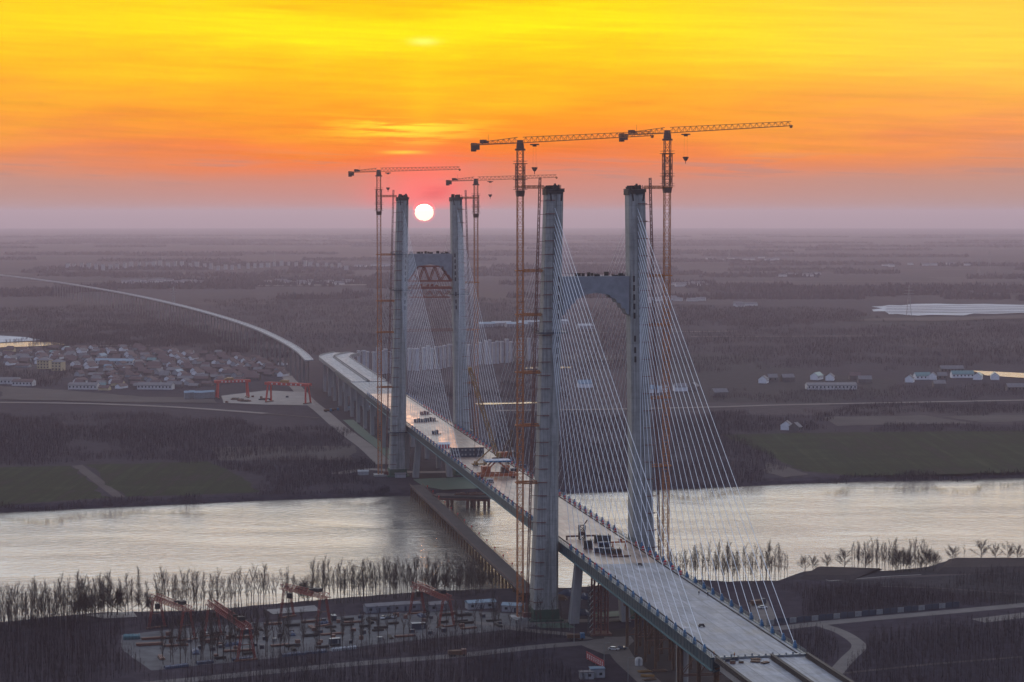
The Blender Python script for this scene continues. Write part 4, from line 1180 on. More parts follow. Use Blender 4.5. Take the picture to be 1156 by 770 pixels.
def woodland(name, poly, n, h, blades, width, m, seed, keep=None, rows=None, spread=.28):
    """a mass of bare saplings that reads as one texture: trunks and upward twigs, scattered through the depth"""
    r_ = random.Random(seed)
    g = [(P(a, c).x, P(a, c).y) for a, c in poly]
    x0, x1 = min(p[0] for p in g), max(p[0] for p in g); y0, y1 = min(p[1] for p in g), max(p[1] for p in g)
    vs, fs = [], []
    got = tries = 0
    while got < n and tries < n * 20:
        tries += 1
        x, y = r_.uniform(x0, x1), r_.uniform(y0, y1)
        if rows: x = round(x / rows) * rows + r_.uniform(-.5, .5)
        jx = mnoise.noise(Vector((x / 33, y / 55, seed + 3.3))); jy = mnoise.noise(Vector((x / 33, y / 55, seed + 7.7)))
        ks = max(.12, (y - 700) / 1900)
        if not inside((x + jx * 45 * ks, y + jy * 130 * ks), g): continue
        nz = mnoise.noise(Vector((x / 70, y / 110, seed))) + .5 * mnoise.noise(Vector((x / 19, y / 30, seed + 9)))
        if nz < -.28 + r_.uniform(-.2, .1): continue
        got += 1
        hh = r_.uniform(*h) * (.82 + .35 * nz); o = len(vs)
        lx, ly = r_.gauss(0, .03) * hh, r_.gauss(0, .03) * hh
        a = r_.uniform(0, 3.14); c, s = math.cos(a) * width, math.sin(a) * width
        vs += [(x - c, y - s, 0), (x + c, y + s, 0), (x + lx, y + ly, hh), (x + s, y - c, 0), (x - s, y + c, 0)]
        fs += [(o, o + 1, o + 2), (o + 3, o + 4, o + 2)]
        for k in range(blades):
            f = r_.uniform(.25, .85); o = len(vs); a = r_.uniform(0, 6.283); R_ = hh * spread * r_.uniform(.3, 1) * (1.25 - f)
            bx, by, bz = x + lx * f, y + ly * f, hh * f
            ex, ey, ez = bx + math.cos(a) * R_, by + math.sin(a) * R_, bz + hh * r_.uniform(.08, .3)
            q = a + 1.57; wx, wy = math.cos(q) * width * .7, math.sin(q) * width * .7
            vs += [(bx - wx, by - wy, bz), (bx + wx, by + wy, bz), (ex, ey, ez)]
            fs.append((o, o + 1, o + 2))
    me = bpy.data.meshes.new(name); me.from_pydata(vs, [], fs); me.materials.append(m)
    o = bpy.data.objects.new(name, me); COL.objects.link(o); o['kind'] = 'stuff'
    return o
# foreground plantations
woodland('sapling_wood', [(-20, 712), (60, 705), (132, 712), (132, 735), (168, 760), (130, 772), (-20, 800)], 1500, (6, 12), 9, .07, M['bleached'], 1)
woodland('sapling_wood', [(-20, 706), (130, 702), (300, 694), (132, 712)], 700, (4, 9), 8, .08, M['wood'], 2)
woodland('sapling_wood', [(150, 768), (320, 750), (520, 728), (640, 718), (640, 724), (520, 737), (320, 754)], 900, (5, 11), 9, .06, M['bleached'], 3)
woodland('sapling_wood', [(120, 790), (330, 764), (520, 746), (640, 736), (662, 745), (664, 775), (640, 800)], 2600, (5, 10), 9, .06, M['bleached'], 4)
woodland('sapling_wood', [(884, 664), (990, 664), (1156, 674), (1220, 678), (1156, 681), (1010, 692), (880, 703)], 2200, (4, 8), 9, .06, M['bleached'], 5)
woodland('sapling_wood', [(985, 720), (1156, 698), (1220, 690), (1220, 790), (980, 790), (950, 765), (978, 740)], 3000, (4, 8), 9, .06, M['bleached'], 6, rows=3.5)
woodland('sapling_wood', [(900, 715), (930, 712), (950, 728), (945, 745), (915, 755)], 250, (4, 7), 9, .06, M['bleached'], 7)
woodland('sapling_wood', [(1080, 655), (1220, 648), (1220, 672), (1156, 668), (1060, 660)], 500, (5, 9), 8, .06, M['bleached'], 8)
# far bank woods
woodland('far_wood', [(-60, 470), (0, 468), (150, 471), (300, 478), (380, 487), (412, 506), (402, 512), (236, 518), (94, 524), (-60, 528)], 15937, (3.2, 5.6), 7, 0.111, M['wood'], 11)
woodland('far_wood', [(245, 520), (400, 516), (430, 540), (410, 555), (300, 558), (268, 535)], 3612, (3.2, 5.6), 7, 0.101, M['wood'], 12)
woodland('far_wood', [(560, 470), (815, 466), (930, 465), (925, 484), (812, 489), (860, 512), (870, 535), (820, 546), (640, 552), (600, 548), (560, 520)], 14875, (3.2, 5.6), 7, 0.111, M['wood'], 13)
woodland('far_wood', [(930, 462), (1220, 456), (1220, 466), (1050, 468), (930, 470)], 3187, (2.8, 4.7), 7, 0.111, M['wood'], 14)
woodland('far_wood', [(930, 483), (1220, 479), (1220, 485), (930, 488)], 1062, (2.8, 4.2), 7, 0.101, M['wood'], 15)
woodland('bank_scrub', [(-60, 578), (0, 574), (120, 567), (250, 563), (400, 556), (440, 550), (440, 557), (250, 566), (0, 577), (-60, 582)], 1500, (1.5, 5), 8, .12, M['wood'], 16)
woodland('bank_scrub', [(640, 556), (815, 547), (880, 543), (1000, 538), (1220, 533), (1220, 537), (1000, 541.5), (815, 550), (640, 558)], 1500, (1.5, 5), 8, .12, M['wood'], 17)
woodland('far_wood', [(0, 418), (75, 414), (90, 425), (75, 437), (0, 434), (-60, 430), (-60, 418)], 1912, (3.7, 6.1), 8, 0.151, M['wood'], 18)
woodland('far_wood', [(60, 392), (20, 382), (60, 372), (200, 366), (320, 388), (330, 408), (250, 396), (160, 390)], 9562, (4.2, 6.9), 8, 0.252, M['wood'], 19)
woodland('far_wood', [(-60, 378), (-60, 352), (150, 345), (250, 366), (60, 374)], 6800, (4.2, 6.9), 8, 0.302, M['wood'], 20)
woodland('far_wood', [(300, 372), (230, 340), (440, 333), (700, 345), (700, 384), (400, 390), (350, 402)], 14875, (4.2, 6.9), 8, 0.302, M['wood'], 21)
woodland('far_wood', [(640, 382), (700, 378), (900, 372), (1156, 364), (1240, 362), (1240, 412), (1090, 415), (860, 416), (700, 420), (560, 440), (540, 420)], 19125, (4.2, 6.5), 8, 0.202, M['wood'], 22)
woodland('far_wood', [(700, 372), (720, 345), (960, 350), (985, 358), (900, 368)], 6800, (4.2, 6.9), 8, 0.302, M['wood'], 23)
woodland('far_wood', [(800, 442), (1156, 434), (1220, 436), (1220, 449), (1000, 452), (800, 456)], 3400, (2.8, 4.7), 7, 0.126, M['wood'], 24)
woodland('far_wood', [(440, 440), (600, 432), (640, 436), (640, 452), (520, 452)], 2550, (3.2, 5.1), 7, 0.126, M['wood'], 25)
# shelter belts across the plain out to the horizon
def belts(seed):
    r_ = random.Random(seed); vs, fs = [], []
    for k in range(150):
        py = 262.5 + 75 * r_.random() ** 1.7; px = r_.uniform(-80, 1240); wpx = r_.uniform(30, 260)
        n = int(wpx * 1.1); yy = py; dep = r_.uniform(1, 3.2)
        for i in range(n):
            p = P(px + wpx * i / n + r_.uniform(-1, 1), max(261.5, yy + r_.uniform(-.5, .5) * dep * (py - 255) / 60))
            w_ = p.y / F * r_.uniform(1.2, 3.0); h = r_.uniform(8, 17); o = len(vs)
            for j in range(3):
                a = r_.uniform(0, 3.14); c, s = math.cos(a) * w_, math.sin(a) * w_
                ox, oy = r_.gauss(0, w_ * .5), r_.gauss(0, w_ * 2); o = len(vs)
                zg = -drop(p.x, p.y)
                vs += [(p.x - c + ox, p.y - s + oy, zg), (p.x + c + ox, p.y + s + oy, zg), (p.x + ox + c * r_.uniform(-.5, .5), p.y + oy, zg + h * r_.uniform(.6, 1))]
                fs.append((o, o + 1, o + 2))
    me = bpy.data.meshes.new('distant_wood'); me.from_pydata(vs, [], fs); me.materials.append(M['wood'])
    o = bpy.data.objects.new('distant_wood', me); COL.objects.link(o); o['kind'] = 'stuff'
belts(31)
# ------------------------------------------------------------------ houses
def gable_house(name, label, cat, L, Wd, hw, hr, wall, roof, windows=True):
    r = thing(name, label, cat)
    b = MB(); b.loft([[(x, -Wd / 2, -.3), (x, Wd / 2, -.3), (x, Wd / 2, hw), (x, 0, hw + hr), (x, -Wd / 2, hw)] for x in (-L / 2, L / 2)])
    b.build('wall', wall, r)
    b = MB(); e = .5; k = hr / (Wd / 2)
    for sg in (-1, 1):
        y0, y1 = sg * (Wd / 2 + e), 0
        b.loft([[(x, y0, hw - k * e + .03), (x, y1, hw + hr + .03), (x, y1, hw + hr + .28), (x, y0, hw - k * e + .28)] for x in (-L / 2 - .25, L / 2 + .25)])
    rf = b.build('roof', roof, r)
    if windows:
        n = max(2, int(L / 3.6))
        for i in range(n):
            b = MB(); b.box(-L / 2 + L * (i + .5) / n, -Wd / 2 - .03, hw * .36, 1.4, .06, hw * .42); b.build('window', M['glass'], r)
    return r
roofm = ['roof_red', 'roof_red', 'roof_red', 'roof_grey', 'roof_blue', 'roof_teal']
nice = {'roof_red': 'brick-red', 'roof_grey': 'grey', 'roof_blue': 'light blue', 'roof_teal': 'teal'}
VG = 'houses of the village left of the bridge'
hp = {}
def place_house(key, L, Wd, hw, hr, wall, roof, loc, rz, label, group, sc=(1, 1, 1)):
    if key not in hp:
        hp[key] = gable_house('village_house', label, 'house', L, Wd, hw, hr, M[wall], M[roof], False)
        o = hp[key]; o.location = loc; o.rotation_euler.z = rz; o.scale = sc
    else: o = copy_tree(hp[key], loc=loc, rz=rz, label=label, scale=sc)
    o['label'] = label; o['group'] = group
vpoly = [(P(a, c).x, P(a, c).y) for a, c in [(-30, 394), (20, 395), (60, 393.5), (150, 392), (250, 399), (320, 409), (334, 424), (240, 437), (120, 441), (84, 438), (92, 426), (70, 414), (-30, 416)]]
x0, x1 = min(p[0] for p in vpoly), max(p[0] for p in vpoly); y0, y1 = min(p[1] for p in vpoly), max(p[1] for p in vpoly)
rz0 = R(-14); c_, s_ = math.cos(rz0), math.sin(rz0)
cells = []
for i in range(-60, 70):
    for j in range(-50, 60):
        u, v = i * 20.5 + rnd.uniform(-3, 3) + (j % 3) * 7, j * 26.0 + rnd.uniform(-3, 3)
        x, y = -420 + u * c_ - v * s_, 2300 + u * s_ + v * c_
        if inside((x, y), vpoly) and rnd.random() > .14: cells.append((y, x))
cells.sort()
far_houses = MB()
for n_, (y, x) in enumerate(cells):
    q = rnd.random(); rm = 'roof_red' if q < .80 else ('roof_grey' if q < .95 else ('roof_blue' if q < .98 else 'roof_teal'))
    turn = rnd.random() < .36; big = rnd.random() < .35
    wl = rnd.choice(['limewash', 'limewash', 'offwhite']) if turn else rnd.choice(['brick', 'brick', 'brick', 'offwhite'])
    if q < .02: wl = 'cream'
    rz = rz0 + rnd.uniform(-.06, .06) + (R(80) if turn else 0)
    sc = (rnd.uniform(.85, 1.15), rnd.uniform(.9, 1.1), rnd.uniform(.85, 1.2))
    if n_ < 285:
        lab = '%s %s village house with %s gabled roof, %s facing the river' % ('long' if big else 'small', {'limewash': 'white-walled', 'offwhite': 'pale grey', 'cream': 'cream-walled', 'brick': 'dull brick'}[wl], nice[rm], 'gable' if turn else 'eaves')
        place_house((rm, wl, big), 15 if big else 10, 7, 2.4, 2.3, wl, rm, Vector((x, y, 0)), rz, lab, VG, sc)
    else:
        L_, Wd, hw, hr = (15 if big else 10) * sc[0], 7, 2.4 * sc[2], 2.3; c, s = math.cos(rz), math.sin(rz)
        far_houses.loft([[(x + a * c - d * s, y + a * s + d * c, z) for d, z in ((-Wd / 2, 0), (Wd / 2, 0), (Wd / 2, hw), (0, hw + hr), (-Wd / 2, hw))] for a in (-L_ / 2, L_ / 2)], 1 if turn else 2)
        for sg in (-1, 1):
            far_houses.loft([[(x + a * c - d * s, y + a * s + d * c, z) for d, z in ((sg * (Wd / 2 + .4), hw - .2), (0, hw + hr + .03), (0, hw + hr + .25), (sg * (Wd / 2 + .4), hw + .03))] for a in (-L_ / 2 - .2, L_ / 2 + .2)], 0)
o = far_houses.build('village_house', [M['roof_red'], M['limewash'], M['brick']]); o['kind'] = 'stuff'
# lanes between the rows
for k in range(7):
    v = -330 + 118 * k
    pts = [(-420 + u * c_ - v * s_, 2300 + u * s_ + v * c_) for u in range(-420, 421, 60)]
    pts = [p for p in pts if inside(p, vpoly)]
    if len(pts) > 2: ribbon('path', pts, 4.5, .08, M['road_far'])
for px, py, L_, rm, lb in ((10, 433, 24, 'roof_grey', 'long white shed below the dark copse at the left edge'), (27, 435, 22, 'roof_red', 'white-fronted shed with red roof below the dark copse'),
                           (95, 439, 30, 'roof_grey', 'low grey hall at the river side of the village'), (176, 439, 36, 'roof_grey', 'long grey hall at the village corner nearest the gantry yard'),
                           (130, 411, 46, 'roof_blue', 'long pale blue-roofed hall crossing the middle of the village')):
    o = gable_house('shed', lb, 'shed', L_, 10, 4.2, 2.2, M['white'], M[rm], True); o.location = P(px, py); o.rotation_euler.z = R(-8)
def block(name, label, cat, loc, rz, L, Wd, storeys, wall, roof, hip=True, group=None):
    r = thing(name, label, cat, loc, rz, group); h = storeys * 3.2
    b = MB(); b.box(0, 0, -.3, L, Wd, h + .3); b.build('wall', wall, r)
    b = MB()
    if hip: b.loft([[(-L / 2 - .6, -Wd / 2 - .6, h + .01), (L / 2 + .6, -Wd / 2 - .6, h + .01), (L / 2 + .6, Wd / 2 + .6, h + .01), (-L / 2 - .6, Wd / 2 + .6, h + .01)],
                    [(-L / 2 + Wd * .4, -.2, h + 3.2), (L / 2 - Wd * .4, -.2, h + 3.2), (L / 2 - Wd * .4, .2, h + 3.2), (-L / 2 + Wd * .4, .2, h + 3.2)]])
    else: b.box(0, 0, h + .01, L + .5, Wd + .5, .8)
    b.build('roof', roof, r)
    n = max(3, int(L / 3.6))
    for f in range(storeys):
        b = MB()
        for i in range(n):
            b.box(-L / 2 + L * (i + .5) / n, -Wd / 2 - .04, f * 3.2 + 1.0, 1.5, .06, 1.5)
        o = b.build('window_row', M['glass'], r)
    return r
block('apartment_building', 'cream three-storey block with dark roof, left of its twin in the village', 'building', P(51, 416), R(-14), 15, 11, 3, M['cream'], M['roof_grey'])
block('apartment_building', 'cream three-storey block with dark roof, right of its twin in the village', 'building', P(66, 418), R(-14), 12, 11, 3, M['cream'], M['roof_grey'])
# village on the right bank plain
for px, py, L_, rz, rm, wl, lb in (
    (862, 432, 11, 70, 'roof_grey', 'white', 'leftmost white gabled house of the right-hand hamlet'), (872, 430, 10, 0, 'roof_grey', 'offwhite', 'small grey house right of the leftmost white gable'),
    (889, 430, 13, 10, 'roof_grey', 'offwhite', 'dim grey house between the white gable and the long barn'), (922, 428, 16, 60, 'roof_teal', 'white', 'white house with teal roof behind the long barn'),
    (937, 429, 11, 75, 'roof_grey', 'white', 'white gable right behind the long barn'), (965, 428, 12, 0, 'roof_red', 'offwhite', 'red-roofed house right of the barn'),
    (976, 432, 14, 0, 'roof_grey', 'offwhite', 'grey cottage standing right of the long barn end'), (1027, 431, 10, 70, 'roof_grey', 'white', 'small white gable midway across the right plain'),
    (1041, 428, 17, 10, 'roof_teal', 'white', 'long white house with teal roof before the golden pond'), (1053, 428, 11, 75, 'roof_grey', 'white', 'white gable next to the teal-roofed long house'),
    (1063, 428, 10, 0, 'roof_grey', 'offwhite', 'narrow grey house between two white gables'), (1074, 420, 26, 4, 'roof_grey', 'offwhite', 'big dark-roofed hall behind the white gables'),
    (1086, 426, 24, 5, 'roof_teal', 'white', 'white house with tall gable next to the golden pond'), (1104, 428, 15, 70, 'roof_teal', 'white', 'white gabled house just below the golden pond'),
    (1123, 428, 14, 80, 'roof_teal', 'white', 'last white gabled house below the golden pond'), (1146, 441, 18, 5, 'roof_grey', 'offwhite', 'dim grey house near the right picture edge'),
    (1060, 437, 12, 0, 'roof_grey', 'offwhite', 'faint cottage in the trees below the white gables'), (812, 447, 15, 20, 'roof_grey', 'offwhite', 'dim grey house right of the stay cables'),
    (888, 485, 7, 70, 'roof_grey', 'white', 'tiny white hut at the top edge of the green field'), (898, 487, 7, 60, 'roof_grey', 'offwhite', 'second tiny hut at the top edge of the green field'),
    (660, 437, 14, 10, 'roof_blue', 'white', 'white house seen through cables left of the right tower'), (735, 443, 14, 10, 'roof_blue', 'white', 'blue-roofed house seen through the right cable fan'),
    (748, 442, 11, 70, 'roof_grey', 'white', 'white gable seen through the right cable fan'), (768, 441, 13, 10, 'roof_grey', 'white', 'white cottage at the right of the cable fan'),
    (783, 440, 11, 70, 'roof_grey', 'offwhite', 'grey gable at the edge of the right cable fan')):
    o = gable_house('village_house', lb, 'house', L_, 8.5, 4, 3.2, M['limewash' if wl == 'white' else 'brick'], M[rm], L_ < 12 or L_ > 15); o.location = P(px, py); o.rotation_euler.z = R(rz); o['group'] = 'houses of the right-hand hamlet'
o = gable_house('barn', 'long low white barn with dark roof on the right plain', 'barn', 50, 13, 4.2, 2.2, M['white'], M['roof_grey'], True); o.location = P(938, 439); o.rotation_euler.z = R(3)
# white sheds behind the towers
for px, py, L_, lb in ((549, 369, 26, 'leftmost white shed of the cluster behind the far right tower'), (566, 368, 30, 'second white shed of the cluster behind the far right tower'), (583, 369, 34, 'third white shed seen left of the near crane mast'),
                       (598, 367, 40, 'white shed directly behind the near crane mast'), (628, 366, 36, 'white shed right behind the near left tower'), (660, 371, 22, 'small white shed seen through the near cables')):
    o = gable_house('factory_shed', lb, 'shed', L_, 16, 5, 2.5, M['offwhite'], M['roof_blue'] if int(px) % 2 else M['offwhite'], False); o.location = P(px, py); o.rotation_euler.z = R(12)
# far town of slab blocks
fb = None; BG = 'apartment slabs of the distant town on the left'
for i in range(40):
    px = 76 + i * 8.1 + rnd.uniform(-1.5, 1.5); py = 302.2 + 2.2 * math.sin(i * .35) + rnd.uniform(-.8, .8)
    loc = P(px, py)
    lab = 'pale apartment slab in the distant town near the horizon, upper left'
    if fb is None:
        fb = thing('apartment_slab', lab, 'building', loc, 0, BG)
        b = MB(); b.box(0, 0, -.5, 13, 11, 16); b.build('wall', M['offwhite'], fb)
        b = MB(); b.box(0, 0, 15.6, 13.6, 11.6, 1.4); b.build('roof', M['roof_grey'], fb)
    else: copy_tree(fb, loc=loc, rz=rnd.uniform(-.15, .15), label=lab, scale=(rnd.uniform(.6, 1.1), 1, rnd.uniform(.75, 1.2)))
sb = None
for (a0, a1, y0_, n) in ((140, 230, 319.5, 16), (300, 400, 320, 16), (795, 880, 293, 10), (760, 800, 323, 6), (830, 850, 345, 4), (880, 930, 311, 4), (400, 445, 300, 5), (700, 800, 340, 8), (990, 1100, 300, 7)):
    for k in range(n):
        px = a0 + (a1 - a0) * (k + rnd.random() * .7) / n; lab = 'tiny pale far-off farmhouse scattered on the hazy plain'
        loc = P(px, y0_ + rnd.uniform(-1.5, 1.5))
        if sb is None:
            sb = gable_house('farmhouse', lab, 'house', 22, 10, 4.5, 3.5, M['white'], M['roof_grey'], False); sb.location = loc; sb['group'] = 'far-off farmhouses on the plain'
        else: copy_tree(sb, loc=loc, rz=rnd.uniform(-.4, .4), scale=(rnd.uniform(.7, 1.6), 1, rnd.uniform(.8, 1.1)))

# power pylons
def pylon(label, loc, h, group=None):
    r = thing('power_pylon', label, 'pylon', loc, rnd.uniform(-.3, .3), group)
    b = MB(); w0, w1 = h * .085, h * .012; n = 9
    for i in range(n):
        z0_, z1_ = h * i / n, h * (i + 1) / n; a0, a1 = w0 + (w1 - w0) * (i / n) ** .7, w0 + (w1 - w0) * ((i + 1) / n) ** .7
        cs = ((-1, -1), (1, -1), (1, 1), (-1, 1))
        for k in range(4):
            p, q, q2 = cs[k], cs[k], cs[(k + 1) % 4]
            b.beam((p[0] * a0, p[1] * a0, z0_), (q[0] * a1, q[1] * a1, z1_), h * .007); b.beam((p[0] * a0, p[1] * a0, z0_), (q2[0] * a1, q2[1] * a1, z1_), h * .004)
    b.build('tower', M['steel_grey'], r)
    for z, L_ in ((.72, .16), (.82, .13), (.92, .10)):
        b = MB(); b.beam((-h * L_, 0, h * z), (h * L_, 0, h * z), h * .012); b.build('cross_arm', M['steel_grey'], r)
pylon('pale lattice power pylon rising in front of the long viaduct, left', P(196, 352), 45)
pylon('dark lattice power pylon beside the pale pond on the right', P(1026, 357), 54)
for px, py, h in ((1105, 312, 52), (1117, 301, 55), (823, 297, 55), (1008, 274, 60), (1058, 274, 60), (912, 273, 60), (847, 273, 60), (604, 300, 40), (310, 300, 50)):
    pylon('faint distant power pylon on the hazy plain near the horizon', P(px, py) - Vector((0, 0, drop(P(px, py).x, P(px, py).y))), h, 'faint pylons towards the horizon')

# ------------------------------------------------------------------ gantry cranes
def portal_gantry(label, px0, py0, px1, py1, h, plates):
    p, q = P(px0, py0), P(px1, py1); d = q - p; L_ = d.length
    r = thing('gantry_crane', label, 'gantry crane', p, math.atan2(d.y, d.x), 'red portal gantries in the far yard')
    b = MB(); b.box(L_ / 2, -2.5, h - 2.4, L_ + 6, 1.4, 2.4); b.box(L_ / 2, 2.5, h - 2.4, L_ + 6, 1.4, 2.4)
    for x in (-2.5, L_ + 2.5): b.box(x, 0, h - 2.2, 1, 3.6, 1.6)
    b.build('girder', M['gantry_bright'], r)
    for x in (0, L_):
        for y in (-1, 1):
            b = MB(); b.beam((x + (1.4 if x == 0 else -1.4) * .2, y * 2.5, h - 2.45), (x - (1 if x == 0 else -1) * .8, y * 4.6, 1.1), 1.3, 1.2); b.build('leg', M['gantry_bright'], r)
        b = MB(); b.box(x, 0, .3, 1.3, 13, .9)
        for y in (-5, -3.6, 3.6, 5): b.tube((x - .3, y, .4), (x + .3, y, .4), .45, n=10)
        b.build('bogie', M['crane_dark'], r)
    b = MB(); b.box(L_ * .42, 0, h + .02, 6, 4.4, 2.4); b.box(L_ * .42 - 4.4, 0, h + .02, 2, 3, 1.5); b.build('trolley', M['yellow'], r)
    for k in range(plates):
        b = MB(); x = L_ * (k + 1) / (plates + 1); b.box(x, -3.24, h - 1.95, 1.5, .06, 1.5); b.build('sign_plate', M['white'], r)
portal_gantry('red portal gantry with a yellow trolley, left of the pair in the far yard', 246, 450, 279, 449, 17.5, 7)
portal_gantry('red portal gantry standing right beside the far haul road', 304, 454, 347, 456, 19, 7)
def truss_gantry(label, a0, a1, h, cabx=.2):
    p, q = P(a0[0], a0[1]), P(a1[0], a1[1]); d = q - p; L_ = d.length
    r = thing('truss_gantry', label, 'gantry crane', p, math.atan2(d.y, d.x), 'red lattice gantries over the near storage yard')
    for y in (-1.3, 1.3):
        b = MB(); b.tri_truss((-3, y, h), (L_ + 3, y, h), 1.3, 2.0, 2.4, .2, .11); b.build('girder', M['gantry'], r)
    for x in (0, L_):
        for y in (-1, 1):
            b = MB(); b.lattice((x, y * 1.5, h - .15), (x, y * 3.6, .6), .7, 1.8, .14, .08); b.build('leg', M['gantry'], r)
        b = MB(); b.box(x, 0, .1, .9, 9.4, .6); b.beam((x, -2.6, h * .5), (x, 2.6, h * .5), .3); b.build('sill_beam', M['brown_steel'], r)
    b = MB(); b.box(L_ * .86, 0, h + 1.95, 3.0, 2.6, 1.5); b.box(L_ * .7, 0, h + 1.95, 1.5, 2, .8); b.build('trolley', M['dark_steel'], r)
    b = MB(); b.box(L_ * cabx, -2.3, h - 3.0, 1.8, 1.6, 2.2); b.build('cab', M['dark_steel'], r)
truss_gantry('red lattice gantry at the left corner of the near storage yard', (177, 709), (211, 723), 12.5)
truss_gantry('longest red lattice gantry slanting down across the near storage yard', (240, 718), (278, 746), 13)
truss_gantry('red lattice gantry in front of the water beyond the middle of the yard', (324, 697), (365, 707), 12.5)
truss_gantry('red lattice gantry at the right end of the yard near the tower', (471, 693), (504, 708), 12)

# ------------------------------------------------------------------ storage yard contents
ypoly = [P(a, c) for a, c in [(150, 720), (250, 709), (400, 698), (520, 693), (590, 698), (590, 705), (510, 714), (330, 737), (180, 752)]]
yp = [(p.x, p.y) for p in ypoly]
def steel_stack():
    r = thing('steel_stack', 'dark steel bundle lying on the concrete of the storage yard', 'steel bundle')
    for k in range(3):
        b = MB()
        for j in range(6 - k): b.tube((-3.5, -.9 + .36 * j + .18 * k, .38 + .31 * k), (3.5, -.9 + .36 * j + .18 * k, .38 + .31 * k), .17, n=6)
        b.build('layer', M['dark_steel'], r)
    for x in (-2.2, 2.2):
        b = MB(); b.box(x, 0, 0, .3, 2.4, .2); b.build('bearer', M['rust'], r)
    return r
def crate(m, lab):
    r = thing('crate', lab, 'crate'); b = MB(); b.box(0, 0, .15, 2.4, 1.8, 1.5)
    b.build('box', m, r); b = MB()
    for x in (-.9, 0, .9): b.box(x, 0, 0, .2, 1.8, .15)
    b.build('skid', M['rust'], r)
    for x in (-1.0, 1.0):
        b = MB(); b.box(x, 0, .14, .16, 1.86, 1.56); b.build('batten', M['brown_steel'], r)
    return r
def beam_rack():
    r = thing('beam_rack', 'long dark steel beams side by side in the storage yard', 'steel beams')
    for k in range(3):
        b = MB(); b.box(0, k * .8 - .8, .2, 11, .5, .12); b.box(0, k * .8 - .8, .32, 11, .1, .7); b.box(0, k * .8 - .8, 1.02, 11, .5, .12); b.build('beam', M['brown_steel'], r)
    b = MB()
    for x in (-4, 0, 4): b.box(x, 0, 0, .3, 3, .2)
    b.build('bearer', M['rust'], r)
    return r
def container(m, lab):
    r = thing('container', lab, 'container'); b = MB(); b.box(0, 0, .12, 6, 2.4, 2.4)
    for k in range(20): b.box(-2.85 + .3 * k, -1.22, .3, .12, .06, 2.1)
    b.build('body', m, r)
    b = MB(); b.box(0, 0, 2.53, 6.1, 2.5, .12); b.build('roof', M['steel_grey'], r)
    b = MB(); b.box(1.6, -1.27, .2, .9, .05, 2.0); b.build('door', M['steel_grey'], r)
    return r
def tarp_stack(lab):
    r = thing('tarp_stack', lab, 'covered stack'); b = MB(); r_ = random.Random(8)
    secs = []
    for i in range(9):
        x = -4 + i; k = 1 + r_.uniform(-.15, .15); e = .55 if i in (0, 8) else 1
        secs.append([(x, -1.5 * k, 0), (x, -1.2 * k, 1.0 * k * e), (x, -.3, 1.6 * k * e), (x, .6 * k, 1.4 * k * e), (x, 1.4, .9 * e), (x, 1.6 * k, 0)])
    b.loft(secs); b.build('tarpaulin', M['tarp'], r)
    b = MB()
    for x in (-2.5, 0, 2.5): b.box(x, 0, 0.002, .12, 3.6, .12)
    b.build('strap', M['dark_steel'], r)
    return r
YG = 'materials stored in the near yard'
kinds = [(steel_stack(), 34, YG), (crate(M['brown_steel'], 'brown timber crate in the concrete storage yard'), 24, YG), (crate(M['navy'], 'dark blue crate in the concrete storage yard'), 22, YG), (crate(M['steel_grey'], 'pale crate in the concrete storage yard'), 8, YG),
         (beam_rack(), 16, YG), (container(M['navy'], 'dark blue container in the concrete storage yard'), 4, YG), (tarp_stack('stack under a blue tarpaulin in the concrete storage yard'), 5, YG)]
taken = []
for proto_, n, g in kinds:
    k = tries = 0
    while k < n and tries < 4000:
        tries += 1
        px = rnd.uniform(150, 590); u = (px - 578) / F; y = rnd.uniform(785, 905); x = u * y
        if not inside((x, y), yp): continue
        if px < 215 and rnd.random() < .75: continue
        if any(abs(x - a) < 5 and abs(y - c) < 3.2 for a, c in taken): continue
        taken.append((x, y)); loc = Vector((x, y, .055)); rz = R(18) + rnd.choice([0, 0, 0, R(90)]) + rnd.uniform(-.12, .12)
        if k == 0: proto_.location = loc; proto_.rotation_euler.z = rz; proto_['group'] = g
        else: copy_tree(proto_, loc=loc, rz=rz, scale=(rnd.uniform(.6, 1.0), .85, rnd.uniform(.6, 1.0)))
        k += 1
def long_tarp(label, a0, a1, m, h=1.3):
    p, q = P(*a0), P(*a1); d = q - p; L_ = d.length; r_ = random.Random(int(a0[0]))
    r = thing('covered_pipe_row', label, 'covered row', p, math.atan2(d.y, d.x))
    b = MB(); secs = []
    for i in range(25):
        x = L_ * i / 24; k = r_.uniform(.85, 1.1)
        secs.append([(x, -1.4, .06), (x, -1.2 * k, h * .7), (x, 0, h * k), (x, 1.2 * k, h * .7), (x, 1.4, .06)])
    b.loft(secs); b.build('tarpaulin', m, r)
    b = MB()
    for i in range(12): b.tube((L_ * (i + .5) / 12, -1.5, .06), (L_ * (i + .5) / 12, -1.5, 1.1), .09, n=5)
    b.build('stake', M['dark_steel'], r)
long_tarp('blue covered row of pipes along the near edge of the yard, middle', (318, 741), (368, 736), M['tarp'])
long_tarp('pale covered row of pipes right of the blue one at the yard edge', (374, 735), (402, 732), M['offwhite'])
long_tarp('blue covered heap row left among the trees at the yard edge', (186, 755), (212, 752), M['tarp'])
long_tarp('second blue covered row among the trees at the yard edge', (222, 750), (240, 748), M['tarp'])
long_tarp('short blue covered row just left of the pipe rows at the yard edge', (262, 746), (284, 744), M['tarp'])
long_tarp('teal sheeted heap at the top left corner of the storage yard', (139, 722), (158, 721), M['teal_light'], 2.2)
